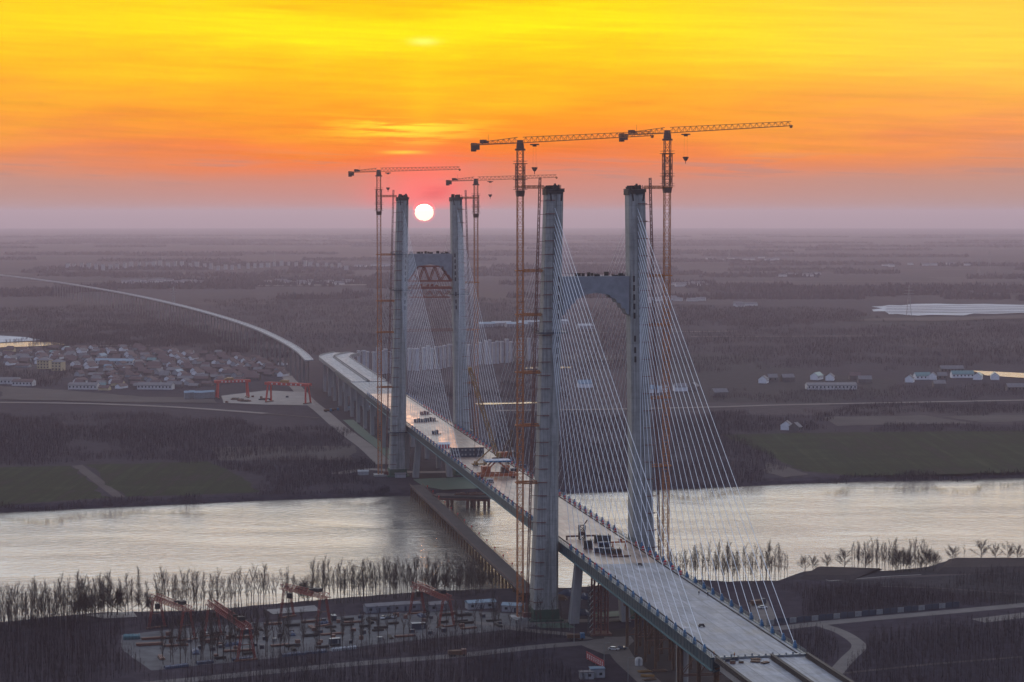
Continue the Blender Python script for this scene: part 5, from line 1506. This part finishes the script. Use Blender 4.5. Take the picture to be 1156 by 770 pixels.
def prefab(label, a0, a1, h=2.9, m='prefab'):
    p, q = P(*a0), P(*a1); d = q - p; L_ = d.length
    r = thing('prefab_office', label, 'site office', p, math.atan2(d.y, d.x))
    b = MB(); b.box(L_ / 2, 1.5, -.05, L_, 5, h); b.build('wall', M[m], r)
    b = MB(); b.loft([[(x, -1.4, h + .0), (x, 4.4, h), (x, 1.5, h + 1.0)] for x in (-.3, L_ + .3)]); b.build('roof', M['roof_grey'] if m == 'prefab' else M['roof_blue'], r)
    n = int(L_ / 4)
    for k in range(n):
        b = MB()
        if k % 3 == 1: b.box(4 * k + 2, -1.03, 0.0, .95, .06, 2.0); b.build('door', M['navy'], r)
        else: b.box(4 * k + 2, -1.03, 1.0, 1.3, .06, 1.1); b.build('window', M['glass'], r)
prefab('long white prefab office row along the top of the storage yard', (413, 692), (474, 688))
prefab('white prefab office row right of the longer one behind the yard', (484, 690), (504, 688))
prefab('blue-roofed white prefab row near the foot of the left tower', (528, 688), (559, 686), m='offwhite')
prefab('low white shelter row beside the curved road near the tower', (567, 690), (590, 691), m='offwhite')
# hoarding beside the right-hand road
p, q = P(866, 706), P(1083, 685); d = q - p; L_ = d.length
r = thing('hoarding_fence', 'row of blue-grey hoarding panels along the road on the right', 'fence', p, math.atan2(d.y, d.x))
n = 27
for k in range(n):
    b = MB(); w_ = L_ / n; b.box(w_ * (k + .5), 0, .05, w_ - .35, .12, 2.3 + .12 * ((k * 5) % 3)); b.build('panel', M['blue'] if k % 9 == 10 else (M['navy'] if k % 3 else M['steel_grey']), r)
    b = MB(); b.box(w_ * k, .1, 0, .14, .14, 2.7); b.build('post', M['dark_steel'], r)

# ------------------------------------------------------------------ under the bridge, near bank
r = thing('scaffold_tower', 'dark red lattice support tower under the bridge beside the near splayed pier', 'scaffold', P(677, 716), A)
b = MB(); b.box(0, 0, 0, 9, 8, .8); b.build('footing', M['brown_steel'], r)
for x in (-2.9, 0, 2.9):
    for y in (-2.5, 2.5):
        b = MB(); b.tube((x, y, .8), (x, y, 25.5), .42, n=8); b.build('column', M['rail_red'], r)
b = MB()
for z in range(2, 26, 3):
    for y in (-2.5, 2.5):
        b.beam((-2.9, y, z), (0, y, z + 2.6), .2); b.beam((0, y, z + 2.6), (2.9, y, z), .2); b.beam((-2.9, y, z), (2.9, y, z), .22)
    for x in (-2.9, 0, 2.9): b.beam((x, -2.5, z), (x, 2.5, z), .2)
b.build('bracing', M['rail_red'], r)
b = MB(); b.box(0, 0, 25.5, 8, 7, .8); b.build('cap', M['brown_steel'], r)
r2 = thing('scaffold_stair', 'blue-grey stair tower attached left of the dark red support tower', 'stair tower', P(667.5, 716.5), A)
b = MB(); b.lattice((0, 0, 0), (0, 0, 21), 2.4, 2.4, .18, .12); b.build('frame', M['navy'], r2)
b = MB()
for k in range(8): b.beam((-1, 0, .4 + 2.4 * k), (1, 0, 2.6 + 2.4 * k), .8, .2)
b.build('stair_flight', M['steel_grey'], r2)
def temp_pier(label, s, ts, h):
    r = thing('temporary_pier', label, 'pier', B(s, 0, 0), A, 'rusty temporary steel piers below the bridge deck')
    for t in ts:
        b = MB(); b.tube((t, 0, -.2), (t, 0, h), .62, n=10); b.build('column', M['rust'], r)
    for z in (h * .3, h * .65):
        b = MB(); b.beam((ts[0], 0, z), (ts[-1], 0, z), .35)
        for a_, c in zip(ts, ts[1:]): b.beam((a_, 0, z), (c, 0, z + h * .28), .22)
        b.build('bracing', M['brown_steel'], r)
    b = MB(); b.box((ts[0] + ts[-1]) / 2, 0, h, ts[-1] - ts[0] + 3, 1.6, 1.1); b.build('cap_beam', M['brown_steel'], r)
temp_pier('low rusty steel pier nearest the dark red support tower', -64, (-.5, 5, 10, 14), 17)
temp_pier('second rusty steel pier from the support tower', -79, (-.5, 5, 10, 14), 24)
temp_pier('third rusty steel pier from the support tower', -92, (0, 5, 10, 14), 28.2)
temp_pier('fourth rusty steel pier from the support tower', -108, (0, 7, 14), 28.2)
temp_pier('rusty steel pier closest to the round concrete pier', -152, (-3, 5, 12), 28.2)
temp_pier('rusty steel pier hidden right of the round concrete pier at the picture bottom', -196, (-14, -8, -2, 4, 10), 28.2)
r = thing('round_pier', 'round pale concrete pier under the deck at the bottom of the picture', 'pier', P(770, 779), A)
b = MB(); b.tube((0, 0, -.3), (0, 0, 24), 2.3, n=28); b.build('shaft', M['pier_concrete'], r)
b = MB(); b.box(4, 0, 24, 16, 4.5, 2); b.build('pier_cap', M['pier_concrete'], r)
for px, py, L_, Wd, rz, lb in ((662, 766, 5.2, 2.8, 8, 'small white prefab hut, left of the two huts below the red banner'), (674, 764, 5.4, 4.0, 8, 'taller white prefab hut, right of the two huts below the red banner')):
    r = thing('site_hut', lb, 'hut', P(px, py), R(rz)); h = 2.6 if px < 670 else 3.4
    b = MB(); b.box(0, 0, -.05, L_, Wd, h); b.build('wall', M['offwhite'], r)
    b = MB(); b.box(0, 0, h - .048, L_ + .4, Wd + .4, .25); b.build('roof', M['roof_blue'] if px > 670 else M['roof_grey'], r)
    b = MB(); b.box(L_ * .2, -Wd / 2 - .03, 1, 1.1, .06, 1); b.build('window', M['glass'], r)
    b = MB(); b.box(-L_ * .2, -Wd / 2 - .03, 0, .9, .06, 2); b.build('door', M['steel_grey'], r)
p, q = P(662, 745), P(682, 756); d = q - p; L_ = d.length
r = thing('banner_board', 'red banner board with white lettering beside the access road', 'sign', p, math.atan2(d.y, d.x))
b = MB(); b.box(L_ / 2, 0, .6, L_, .18, 2.9); b.build('panel', M['banner'], r)
b = MB(); r_ = random.Random(17); n = 8
for k in range(n):                                           # eight white characters, too small to read: strokes only
    cx = L_ * (k + .75) / (n + .5); w_ = L_ / n * .62
    for j in range(3): b.box(cx, -.11, 1.2 + .62 * j, w_ * r_.uniform(.6, 1), .05, .22)
    b.box(cx + r_.uniform(-.2, .2), -.15, 1.15, .22, .04, 1.7)
b.build('lettering', M['white'], r)
for x in (.3, L_ * .5, L_ - .3):
    b = MB(); b.box(x, .22, 0, .16, .16, 3.4); b.build('post', M['steel_grey'], r)
r = thing('storage_tank', 'small white domed tank beside the rusty piers', 'tank', P(721, 751), 0)
b = MB(); b.loft([[(math.cos(t) * rr, math.sin(t) * rr, z) for t in [2 * math.pi * k / 14 for k in range(14)]] for rr, z in ((1.5, 0), (1.5, 2.2), (1.2, 2.9), (.5, 3.2))]); b.build('body', M['white'], r)
b = MB(); b.box(0, -1.9, 0, .5, .3, 3.1); b.build('ladder', M['steel_grey'], r)
def tarp_tent(label, px, py, w_, m):
    r = thing('tarp_heap', label, 'covered heap', P(px, py), R(10)); r_ = random.Random(px)
    b = MB(); secs = []
    for i in range(8):
        x = -w_ / 2 + w_ * i / 7; k = math.sin(math.pi * (i + .6) / 8.2) * r_.uniform(.8, 1.1)
        secs.append([(x, -2.2, 0), (x, -1.5, 1.8 * k), (x, 0, 2.9 * k), (x, 1.5, 1.7 * k), (x, 2.2, 0)])
    b.loft(secs); b.build('tarpaulin', m, r)
    b = MB()
    for x in (-w_ * .3, w_ * .3): b.box(x, -2.4, 0, .5, .4, .4)
    b.build('ballast', M['pier_concrete'], r)
tarp_tent('blue sheeted heap by the water between tower and splayed pier', 640, 672, 11, M['tarp'])
tarp_tent('brown sheeted heap below the blue one beside the near tower', 633, 677, 6, M['rust'])
tarp_tent('blue sheeted heap between the legs of the splayed pier', 660, 676, 6, M['tarp'])
tarp_tent('low blue sheeted heap at the foot of the splayed pier', 657, 694, 7, M['tarp'])
for px, py, rz, lb in ((728, 759, 20, 'pile of tan planks nearest the white tank'), (731, 764, -10, 'second tan plank pile below the white tank'), (733, 768, 30, 'tan plank pile lowest in the picture below the tank'), (745, 758, 5, 'dark plank pile right of the tan ones below the deck')):
    r = thing('plank_pile', lb, 'planks', P(px, py), R(rz)); b = MB()
    for k in range(12): b.box(rnd.uniform(-.3, .3), rnd.uniform(-1.2, 1.2), .16 * (k // 3), 5, .4, .14, rnd.uniform(-.12, .12))
    b.build('plank', M['yellow'] if 'tan' in lb and px < 732 else M['rust'], r)
    b = MB()
    for x in (-1.5, 1.5): b.box(x, 0, -.02, .2, 3, .02)
    b.build('bearer', M['rust'], r)
# light poles along the site roads
lp = None
for px, py, lb in ((643, 712, 'pale lamp post beside the foot of the splayed pier'), (682, 755, 'lamp post standing right beside the red banner'), (709, 772, 'lamp post at the picture bottom beside the access road'), (648, 726, 'lamp post at the bend of the pale road')):
    if lp is None:
        lp = thing('lamp_post', lb, 'lamp post', P(px, py), 0, 'lamp posts along the site roads')
        b = MB(); b.tube((0, 0, -.1), (0, 0, 10), .16, .08, 8); b.build('pole', M['steel_grey'], lp)
        b = MB(); b.beam((0, 0, 10), (1.6, 0, 10.3), .12); b.box(1.9, 0, 10.2, .9, .3, .15); b.build('lamp_head', M['steel_grey'], lp)
    else: copy_tree(lp, loc=P(px, py), label=lb, rz=rnd.uniform(-.5, .5))

# ------------------------------------------------------------------ vehicles and people
def car(label, loc, rz, paint, truck=False, cat='car'):
    r = thing('truck' if truck else 'parked_car', label, 'truck' if truck else cat, loc, rz)
    L_ = 7.5 if truck else 4.5; w_ = 2.4 if truck else 1.8
    b = MB()
    if truck: b.box(-1.0, 0, .7, 5.2, w_, 1.6); b.build('load_bed', M['rust'], r); b = MB(); b.box(2.75, 0, .55, 1.9, w_, 2.2, taper=.93); b.box(.2, 0, .45, 7, .9, .3)
    else: b.loft([[(x, -w_ / 2 * k, z0_), (x, w_ / 2 * k, z0_), (x, w_ / 2 * k, z1_), (x, -w_ / 2 * k, z1_)] for x, k, z0_, z1_ in ((-2.25, .9, .4, .85), (-1.9, 1, .3, .95), (1.2, 1, .3, .92), (2.0, .97, .3, .8), (2.25, .85, .4, .65))])
    b.build('cab' if truck else 'body', paint, r)
    b = MB()
    if truck: b.box(3.68, 0, 1.75, .1, w_ * .8, .7)
    else: b.loft([[(x, -w_ / 2 * k, .93), (x, w_ / 2 * k, .93), (x * .72 - .08, w_ / 2 * k * .8, 1.45), (x * .72 - .08, -w_ / 2 * k * .8, 1.45)] for x, k in ((-1.75, .9), (1.05, .92))])
    b.build('window', M['glass'], r)
    for x in ((-2.4, -1.2, 2.6) if truck else (-1.4, 1.4)):
        for y in (-1, 1):
            b = MB(); rr = .5 if truck else .33; b.tube((x, y * (w_ / 2 - .25), rr), (x, y * (w_ / 2 + .02), rr), rr, n=12); b.build('wheel', M['black'], r)
    return r
car('white car parked at the road edge near the rusty piers', P(693, 734, .1) , R(-20), M['white'])
car('dark blue car parked right of the white one near the rusty piers', P(702, 733, .1), R(-20), M['navy'])
car('brown-bedded truck driving on the pale road below the yard', P(516, 740.5, .1), R(12), M['brown_steel'], True)
car('dark truck parked in the clearing behind the right cable anchors', P(856, 683, .05), R(30), M['navy'], True)
car('white van-like car beside the dark truck behind the right cable anchors', P(861, 687, .05), R(25), M['white'])
car('small green truck at the road junction below the near tower', P(650, 722, .1), R(5), M['blue'], True)
for k, (px, py, pt) in enumerate(((433, 698.5, 'white'), (439, 698, 'navy'), (445, 697.5, 'offwhite'))):
    car('%s car in the row parked before the long white prefab offices' % ['white', 'dark blue', 'grey'][k], P(px, py, .06), R(80), M[pt])
for k, (px, py) in enumerate(((370, 465), (378, 464))):
    car(['light blue truck beside the far haul road, left one', 'light blue truck beside the far haul road, right one'][k], P(px, py, .08), R(10), M['blue'], True)
psheet('pavement', [(846, 680), (866, 677), (876, 697), (864, 706), (850, 700)], .05, M['road'])

def person(label, loc, rz, vest, stride=.25):
    r = thing('person', label, 'person', loc, rz)
    pts = {'pelvis': (0, 0, .95), 'belly': (0, .01, 1.12), 'chest': (0, 0, 1.36), 'neck': (0, 0, 1.50), 'head': (0, .02, 1.60), 'crown': (0, .02, 1.72)}
    for s, n in ((-1, 'l'), (1, 'r')):
        f = stride * s
        pts.update({n + 'hip': (s * .1, 0, .9), n + 'knee': (s * .11, f * .5 + .04, .5), n + 'ank': (s * .11, f - .04, .09), n + 'toe': (s * .12, f + .14, .04),
                    n + 'sho': (s * .19, 0, 1.42), n + 'elb': (s * .25, -f * .3 - .03, 1.13), n + 'wri': (s * .25, -f * .6 + .06, .88), n + 'han': (s * .25, -f * .6 + .1, .78)})
    rad = {'pelvis': .15, 'belly': .14, 'chest': .16, 'neck': .06, 'head': .095, 'crown': .085, 'hip': .10, 'knee': .065, 'ank': .045, 'toe': .045, 'sho': .075, 'elb': .05, 'wri': .035, 'han': .04}
    names = list(pts); ix = {n: i for i, n in enumerate(names)}
    ed = [('pelvis', 'belly'), ('belly', 'chest'), ('chest', 'neck'), ('neck', 'head'), ('head', 'crown')]
    for n in 'lr': ed += [('pelvis', n + 'hip'), (n + 'hip', n + 'knee'), (n + 'knee', n + 'ank'), (n + 'ank', n + 'toe'), ('chest', n + 'sho'), (n + 'sho', n + 'elb'), (n + 'elb', n + 'wri'), (n + 'wri', n + 'han')]
    me = bpy.data.meshes.new('body'); me.from_pydata([pts[n] for n in names], [(ix[a], ix[c]) for a, c in ed], [])
    o = bpy.data.objects.new('body', me); COL.objects.link(o); o.parent = r; me.materials.append(M['clothes'])
    sk = o.modifiers.new('skin', 'SKIN'); sub = o.modifiers.new('sub', 'SUBSURF'); sub.levels = sub.render_levels = 1
    for i, n in enumerate(names):
        k = rad.get(n, rad.get(n[1:], .06)); me.skin_vertices[0].data[i].radius = (k, k); me.skin_vertices[0].data[i].use_root = (n == 'pelvis')
    b = MB(); b.loft([[(math.cos(t) * rr, math.sin(t) * rr * .8, z) for t in [2 * math.pi * k / 10 for k in range(10)]] for rr, z in ((.20, 1.0), (.21, 1.2), (.22, 1.42), (.12, 1.49))]); b.build('vest', M[vest], r)
    b = MB(); b.loft([[(math.cos(t) * rr, .02 + math.sin(t) * rr * 1.1, z) for t in [2 * math.pi * k / 10 for k in range(10)]] for rr, z in ((.15, 1.66), (.14, 1.74), (.08, 1.80))]); b.build('helmet', M['helmet'], r)
def deckpt(px, py, dz=.006): return P(px, py, DECK + dz)
for px, py, v, lb in ((694.6, 654, 'clothes', 'person in dark clothes standing by the left edge anchors of the near deck'), (789, 672, 'clothes', 'person in dark clothes, left of two walkers near the right deck edge'),
                      (799, 673, 'clothes', 'person in dark clothes, right of two walkers near the right deck edge'), (829, 742.5, 'clothes_orange', 'person in an orange vest at the deck joint'),
                      (806, 741, 'clothes_orange', 'person in an orange vest behind the site boxes at the deck end')):
    person(lb, deckpt(px, py), rnd.uniform(0, 6), v)

# ------------------------------------------------------------------ machines on the deck
def generator(label, px, py, m, L_=4.2, h=2.2, rz=0):
    r = thing('generator_set', label, 'generator', deckpt(px, py), A + R(rz))
    b = MB(); b.box(0, 0, 0, L_ + .5, 2.2, .35); b.build('skid', M['brown_steel'], r)
    b = MB(); b.box(0, 0, .352, L_, 1.9, h); b.build('canopy', M[m], r)
    b = MB()
    for k in range(4): b.box(-L_ / 2 + L_ * (k + .5) / 4, -.98, .7, L_ / 6, .05, h * .55)
    b.build('louvre', M['dark_steel'], r)
    b = MB(); b.tube((L_ * .3, 0, h + .35), (L_ * .3, 0, h + 1.1), .14, n=8); b.build('exhaust', M['dark_steel'], r)
generator('tall dark generator cabinet at the left of the machine group on the near deck', 664, 620, 'dark_steel', 3.4, 3.4)
generator('blue generator in the middle of the machine group on the near deck', 682, 619, 'tarp', 5, 2.4)
generator('dark generator behind the blue one on the near deck', 675, 613, 'dark_steel', 3, 3.0)
generator('dark cabinet right behind the blue generator on the near deck', 684, 612.5, 'navy', 4, 2.8)
generator('low blue machine in the front row of the machine group', 677, 624, 'tarp', 4.4, 1.8)
generator('low dark machine in the front row, right of the low blue one', 686, 625.5, 'navy', 5, 2.2)
generator('brown machine at the right end of the front row', 696, 626, 'rust', 4, 2.0)
r = thing('lifting_frame', 'dark winch frame with side arms standing alone ahead of the machine group', 'winch', deckpt(657, 609), A)
b = MB(); b.lattice((0, 0, 0), (0, 0, 6.2), 2.4, 2.0, .35, .2); b.build('frame', M['dark_steel'], r)
b = MB(); b.tube((-1.1, 0, 2.6), (1.1, 0, 2.6), .95, n=12); b.build('drum', M['brown_steel'], r)
for sg in (-1, 1):
    b = MB(); b.box(sg * 4.4, 0, 1.2, 5.6, .6, .7); b.box(sg * 6.8, 0, 0, .5, 1.4, 1.2); b.build('side_arm', M['brown_steel'], r)
b = MB(); b.beam((.6, 0, 6), (2.4, 0, 8.6), .4); b.build('davit', M['rust'], r)
r = thing('small_gantry', 'small orange trestle hoist right of the machine group on the near deck', 'hoist', deckpt(699, 619), A)
b = MB(); b.box(0, 0, 2.4, 7, .7, .6); b.build('girder', M['orange'], r)
for x in (-2.8, 2.8):
    for y in (-1, 1):
        b = MB(); b.beam((x, 0, 2.38), (x, y * 1.3, 0), .3); b.build('leg', M['orange'], r)
b = MB(); b.box(.5, 0, 3.002, 1.4, 1.1, 1.1); b.build('winch', M['orange'], r)
for px, py, lb in ((722, 638.5, 'dark hose coil heap on the seam of the near deck'), (792, 707.5, 'small dark tool cart alone on the near deck'),):
    r = thing('tool_cart', lb, 'cart', deckpt(px, py), A); b = MB(); b.box(0, 0, .4, 1.6, 1.0, .6); b.build('body', M['dark_steel'], r)
    for x in (-.8, .8):
        b = MB(); b.tube((x, -.62, .3), (x, .62, .3), .3, n=10); b.build('wheel', M['black'], r)
    b = MB(); b.tube((-1.1, 0, 1.2), (-1.5, 0, 1.7), .06, n=5); b.build('handle', M['steel_grey'], r)
b = MB()
for k in range(5): b.box(rnd.uniform(-.2, .2), rnd.uniform(-.2, .2), .12 * k, 8.5, 1.3, .12)
o = b.build('steel_plate', M['brown_steel'], None, deckpt(700, 628.5), A); tag(o, 'long flat stack of brown plates in front of the brown machine', 'steel plates')
# far half of the deck
def pallet(label, px, py, m, n=4):
    r = thing('pallet_stack', label, 'pallets', deckpt(px, py), A)
    for k in range(n):
        b = MB(); b.box(-n * 1.1 + 2.3 * k, 0, .2, 1.7, 3, 2.0 + .5 * (k % 2)); b.build('bale', M[m], r)
    b = MB(); b.box(0, 0, 0, 2.3 * n + 1, 3.6, .2); b.build('pallet', M['rust'], r)
pallet('row of dark bales on the deck by the far towers', 476, 476.5, 'navy', 4)
pallet('second row of dark bales right of the first by the far towers', 488, 475.5, 'dark_steel', 3)
pallet('dull red bales behind the dark rows by the far towers', 481, 468, 'rail_red', 3)
pallet('small dark bale pair alone on the deck past the far towers', 493, 490, 'navy', 2)
r = thing('site_shed', 'white-roofed shed with red and white striped walls on the left deck edge', 'shed', deckpt(501, 506), A)
b = MB(); b.box(0, 0, 0, 7, 4.5, 2.6); b.build('wall', M['white'], r)
for k in range(4):
    b = MB(); b.box(-2.7 + 1.8 * k, -2.28, .1, .9, .06, 2.4); b.build('red_panel', M['red'], r)
b = MB(); b.loft([[(x, -2.7, 2.6), (x, 2.7, 2.6), (x, 0, 3.7)] for x in (-3.8, 3.8)]); b.build('roof', M['white'], r)
# two tier container office across the deck
r = thing('container_office', 'dark blue two-tier container office standing across the deck past mid-span', 'site office', deckpt(527, 515), A)
for z in (0, 2.75):
    for k in range(4):
        b = MB(); b.box(-7.2 + 4.8 * k, 0, z, 4.74, 9, 2.7); b.build('container', M['navy'], r)
        for j in range(2):
            b = MB(); b.box(-8.2 + 4.8 * k + 2.0 * j, -4.53, z + .9, 1.1, .06, 1.1); b.build('window', M['steel_grey'], r)
b = MB(); b.box(0, 0, 5.5, 19.6, 9.8, .2); b.build('roof', M['deck_far'], r)
b = MB(); b.tube((4, -4.7, 0), (4, -4.7, 9.5), .12, n=6); b.box(4, -4.7, 9.5, 1.1, .4, 1.2); b.build('floodlight_mast', M['rust'], r)
# crawler crane on the deck
base = deckpt(566, 520)
r = thing('crawler_crane', 'yellow-brown crawler crane on mid-span deck with lattice boom raised to the left', 'crawler crane', base, A)
for y in (-2.9, 2.9):
    b = MB(); secs = []
    for x, z0_, z1_ in ((-4.2, .5, .9), (-3.8, .05, 1.35), (3.8, .05, 1.35), (4.2, .5, .9)): secs.append([(x, y - .55, z0_), (x, y + .55, z0_), (x, y + .55, z1_), (x, y - .55, z1_)])
    b.loft(secs); b.build('track', M['crane_dark'], r)
b = MB(); b.box(0, 0, .7, 4, 4.8, .9); b.tube((0, 0, 1.6), (0, 0, 2.0), 1.5, n=16); b.build('undercarriage', M['crane_dark'], r)
b = MB(); b.box(1.6, .6, 2.0, 7.2, 2.4, 2.3); b.build('engine_house', M['orange'], r)
b = MB(); b.box(-1.6, -1.7, 2.0, 2.3, 1.5, 2.4, taper=.9); b.build('cab', M['yellow'], r)
b = MB(); b.box(5.9, .4, 1.9, 1.6, 4.2, 2.8); b.build('counterweight', M['rust'], r)
bt = Vector((-15.5, 2, 46))
b = MB(); b.lattice((-2.2, .4, 2.6), bt, 1.6, 2.6, .3, .17, w1=1.6); b.box(bt.x, bt.y, bt.z - .5, 1.7, 1.7, 1.6); b.build('boom', M['yellow'], r)
r.scale = (1.15, 1.15, 1.15)
b = MB(); b.lattice((1.2, .4, 4.2), (5.2, .4, 15), .9, 2.2, .22, .12); b.build('gantry_mast', M['rust'], r)
b = MB(); b.tube((5.2, .4, 15), bt, .06, n=4); b.tube((5.2, .4, 15), (6, .4, 4.6), .06, n=4); b.tube((bt.x - .8, bt.y, bt.z), (bt.x - .8, bt.y, bt.z - 12), .05, n=4); b.build('pendant_rope', M['dark_steel'], r)
b = MB(); b.loft([[(bt.x - .8 + x, bt.y + y, bt.z - 12 + z) for x, z in ((-.5, 0), (.5, 0), (.2, -1.4), (-.2, -1.4))] for y in (-.3, .3)]); b.build('hook_block', M['crane_dark'], r)
r = thing('deck_crane', 'orange-brown deck erection crane with blue topped frame near mid-span', 'deck crane', deckpt(560, 539), A)
b = MB()
for y in (-3, 3):
    b.beam((-8, y, 1.4), (9, y, 1.4), .9, 1.2); b.beam((-6, y, 1.9), (-1, y, 7), .6); b.beam((6.5, y, 1.9), (1, y, 7), .6)
for x in (-8, 0, 9): b.beam((x, -3, 1.4), (x, 3, 1.4), .7)
b.build('frame', M['orange'], r)
for x in (-7, 7):
    for y in (-3, 3):
        b = MB(); b.box(x, y, 0, 1.6, 1.0, .8); b.build('foot', M['crane_dark'], r)
b = MB(); b.box(.5, 0, 7.02, 11, 7.4, .7); b.build('top_deck', M['blue'], r)
r.scale = (1.25, 1.25, 1.25)
b = MB(); b.box(-4.5, 0, 2.05, 3.6, 4, 3.0); b.build('winch_house', M['orange'], r)
b = MB(); b.box(3.8, 0, 2.05, 3, 3.6, 2.4); b.build('power_pack', M['brown_steel'], r)
r = thing('loader_crane', 'small yellow truck crane behind the orange deck crane', 'truck crane', deckpt(541, 526), A)
b = MB(); b.box(0, 0, .8, 8.5, 2.4, .8); b.build('chassis', M['yellow'], r)
b = MB(); b.box(3.4, 0, 1.6, 1.8, 2.3, 1.6); b.build('cab', M['yellow'], r)
for x in (-2.8, -1.4, 2.8):
    for y in (-1, 1):
        b = MB(); b.tube((x, y * .8, .5), (x, y * 1.2, .5), .5, n=12); b.build('wheel', M['black'], r)
b = MB(); b.beam((-2, 0, 2), (6.5, 0, 9.5), .7); b.beam((6.5, 0, 9.5), (9.5, 0, 12), .45); b.box(-2, 0, 1.6, 2, 2, 1.2); b.build('boom', M['yellow'], r)
r = thing('crane_arm', 'short yellow lattice derrick standing right of the crawler crane', 'derrick', deckpt(572, 528), A)
b = MB(); b.lattice((0, 0, .3), (3.5, 0, 21), 1.2, 2.2, .25, .15); b.build('boom', M['rust'], r)
b = MB(); b.box(0, 0, 0, 3, 2.6, 1.4); b.build('base', M['orange'], r)
b = MB(); b.beam((3.5, 0, 21), (-1.2, 0, 1.4), .1); b.build('stay', M['dark_steel'], r)
for k, (px, py, m_) in enumerate(((580, 533, 'navy'), (548, 530, 'brown_steel'), (553, 545, 'white'), (590, 528.5, 'blue'))):
    generator(['dark machine at the right deck edge by the orange crane', 'brown machine just left of the orange deck crane', 'white flat machine before the orange deck crane', 'blue machine at the right deck edge past the orange crane'][k], px, py, m_, 3.6, 1.8)
# odds on the far bank beside the bridge
for k, (px, py, m_) in enumerate(((452, 539, 'roof_grey'), (410, 536, 'offwhite'), (414, 462, 'roof_blue'), (395, 463, 'roof_blue'))):
    r = thing('site_hut', ['pale blue hut at the far foot of the long trestle', 'grey hut on the far bank left of the far tower', 'blue-roofed hut among the far side-span piers, right one', 'blue-roofed hut among the far side-span piers, left one'][k], 'hut', P(px, py), R(8))
    b = MB(); b.box(0, 0, -.05, 7, 4, 2.5); b.build('wall', M['offwhite'], r)
    b = MB(); b.loft([[(x, -2.4, 2.452), (x, 2.4, 2.452), (x, 0, 3.3)] for x in (-3.8, 3.8)]); b.build('roof', M[m_], r)
for k in range(6):
    px = 211 + 5.6 * k; r = thing('silo_shed', ['first', 'second', 'third', 'fourth', 'fifth', 'sixth'][k] + ' pale blue-grey shed from the left beside the far yard gantries', 'shed', P(px, 449.5 + rnd.uniform(-.6, .6)), R(10), 'blue-grey sheds beside the far yard')
    b = MB(); b.box(0, 0, -.1, 5, 7, 6); b.build('wall', M['steel_grey'], r)
    b = MB(); b.loft([[(x, -3.8, 5.903), (x, 3.8, 5.903), (x, 0, 7.6)] for x in (-2.7, 2.7)]); b.build('roof', M['roof_blue'], r)
for k in range(14):
    px, py = rnd.uniform(256, 342), rnd.uniform(447, 455); p = P(px, py, .2)
    o = copy_tree(kinds[rnd.choice((0, 4, 1, 2))][0], loc=p, rz=rnd.uniform(-.3, .3), label='dark stored steel or crate between the far red portal gantries', group='materials in the far gantry yard')
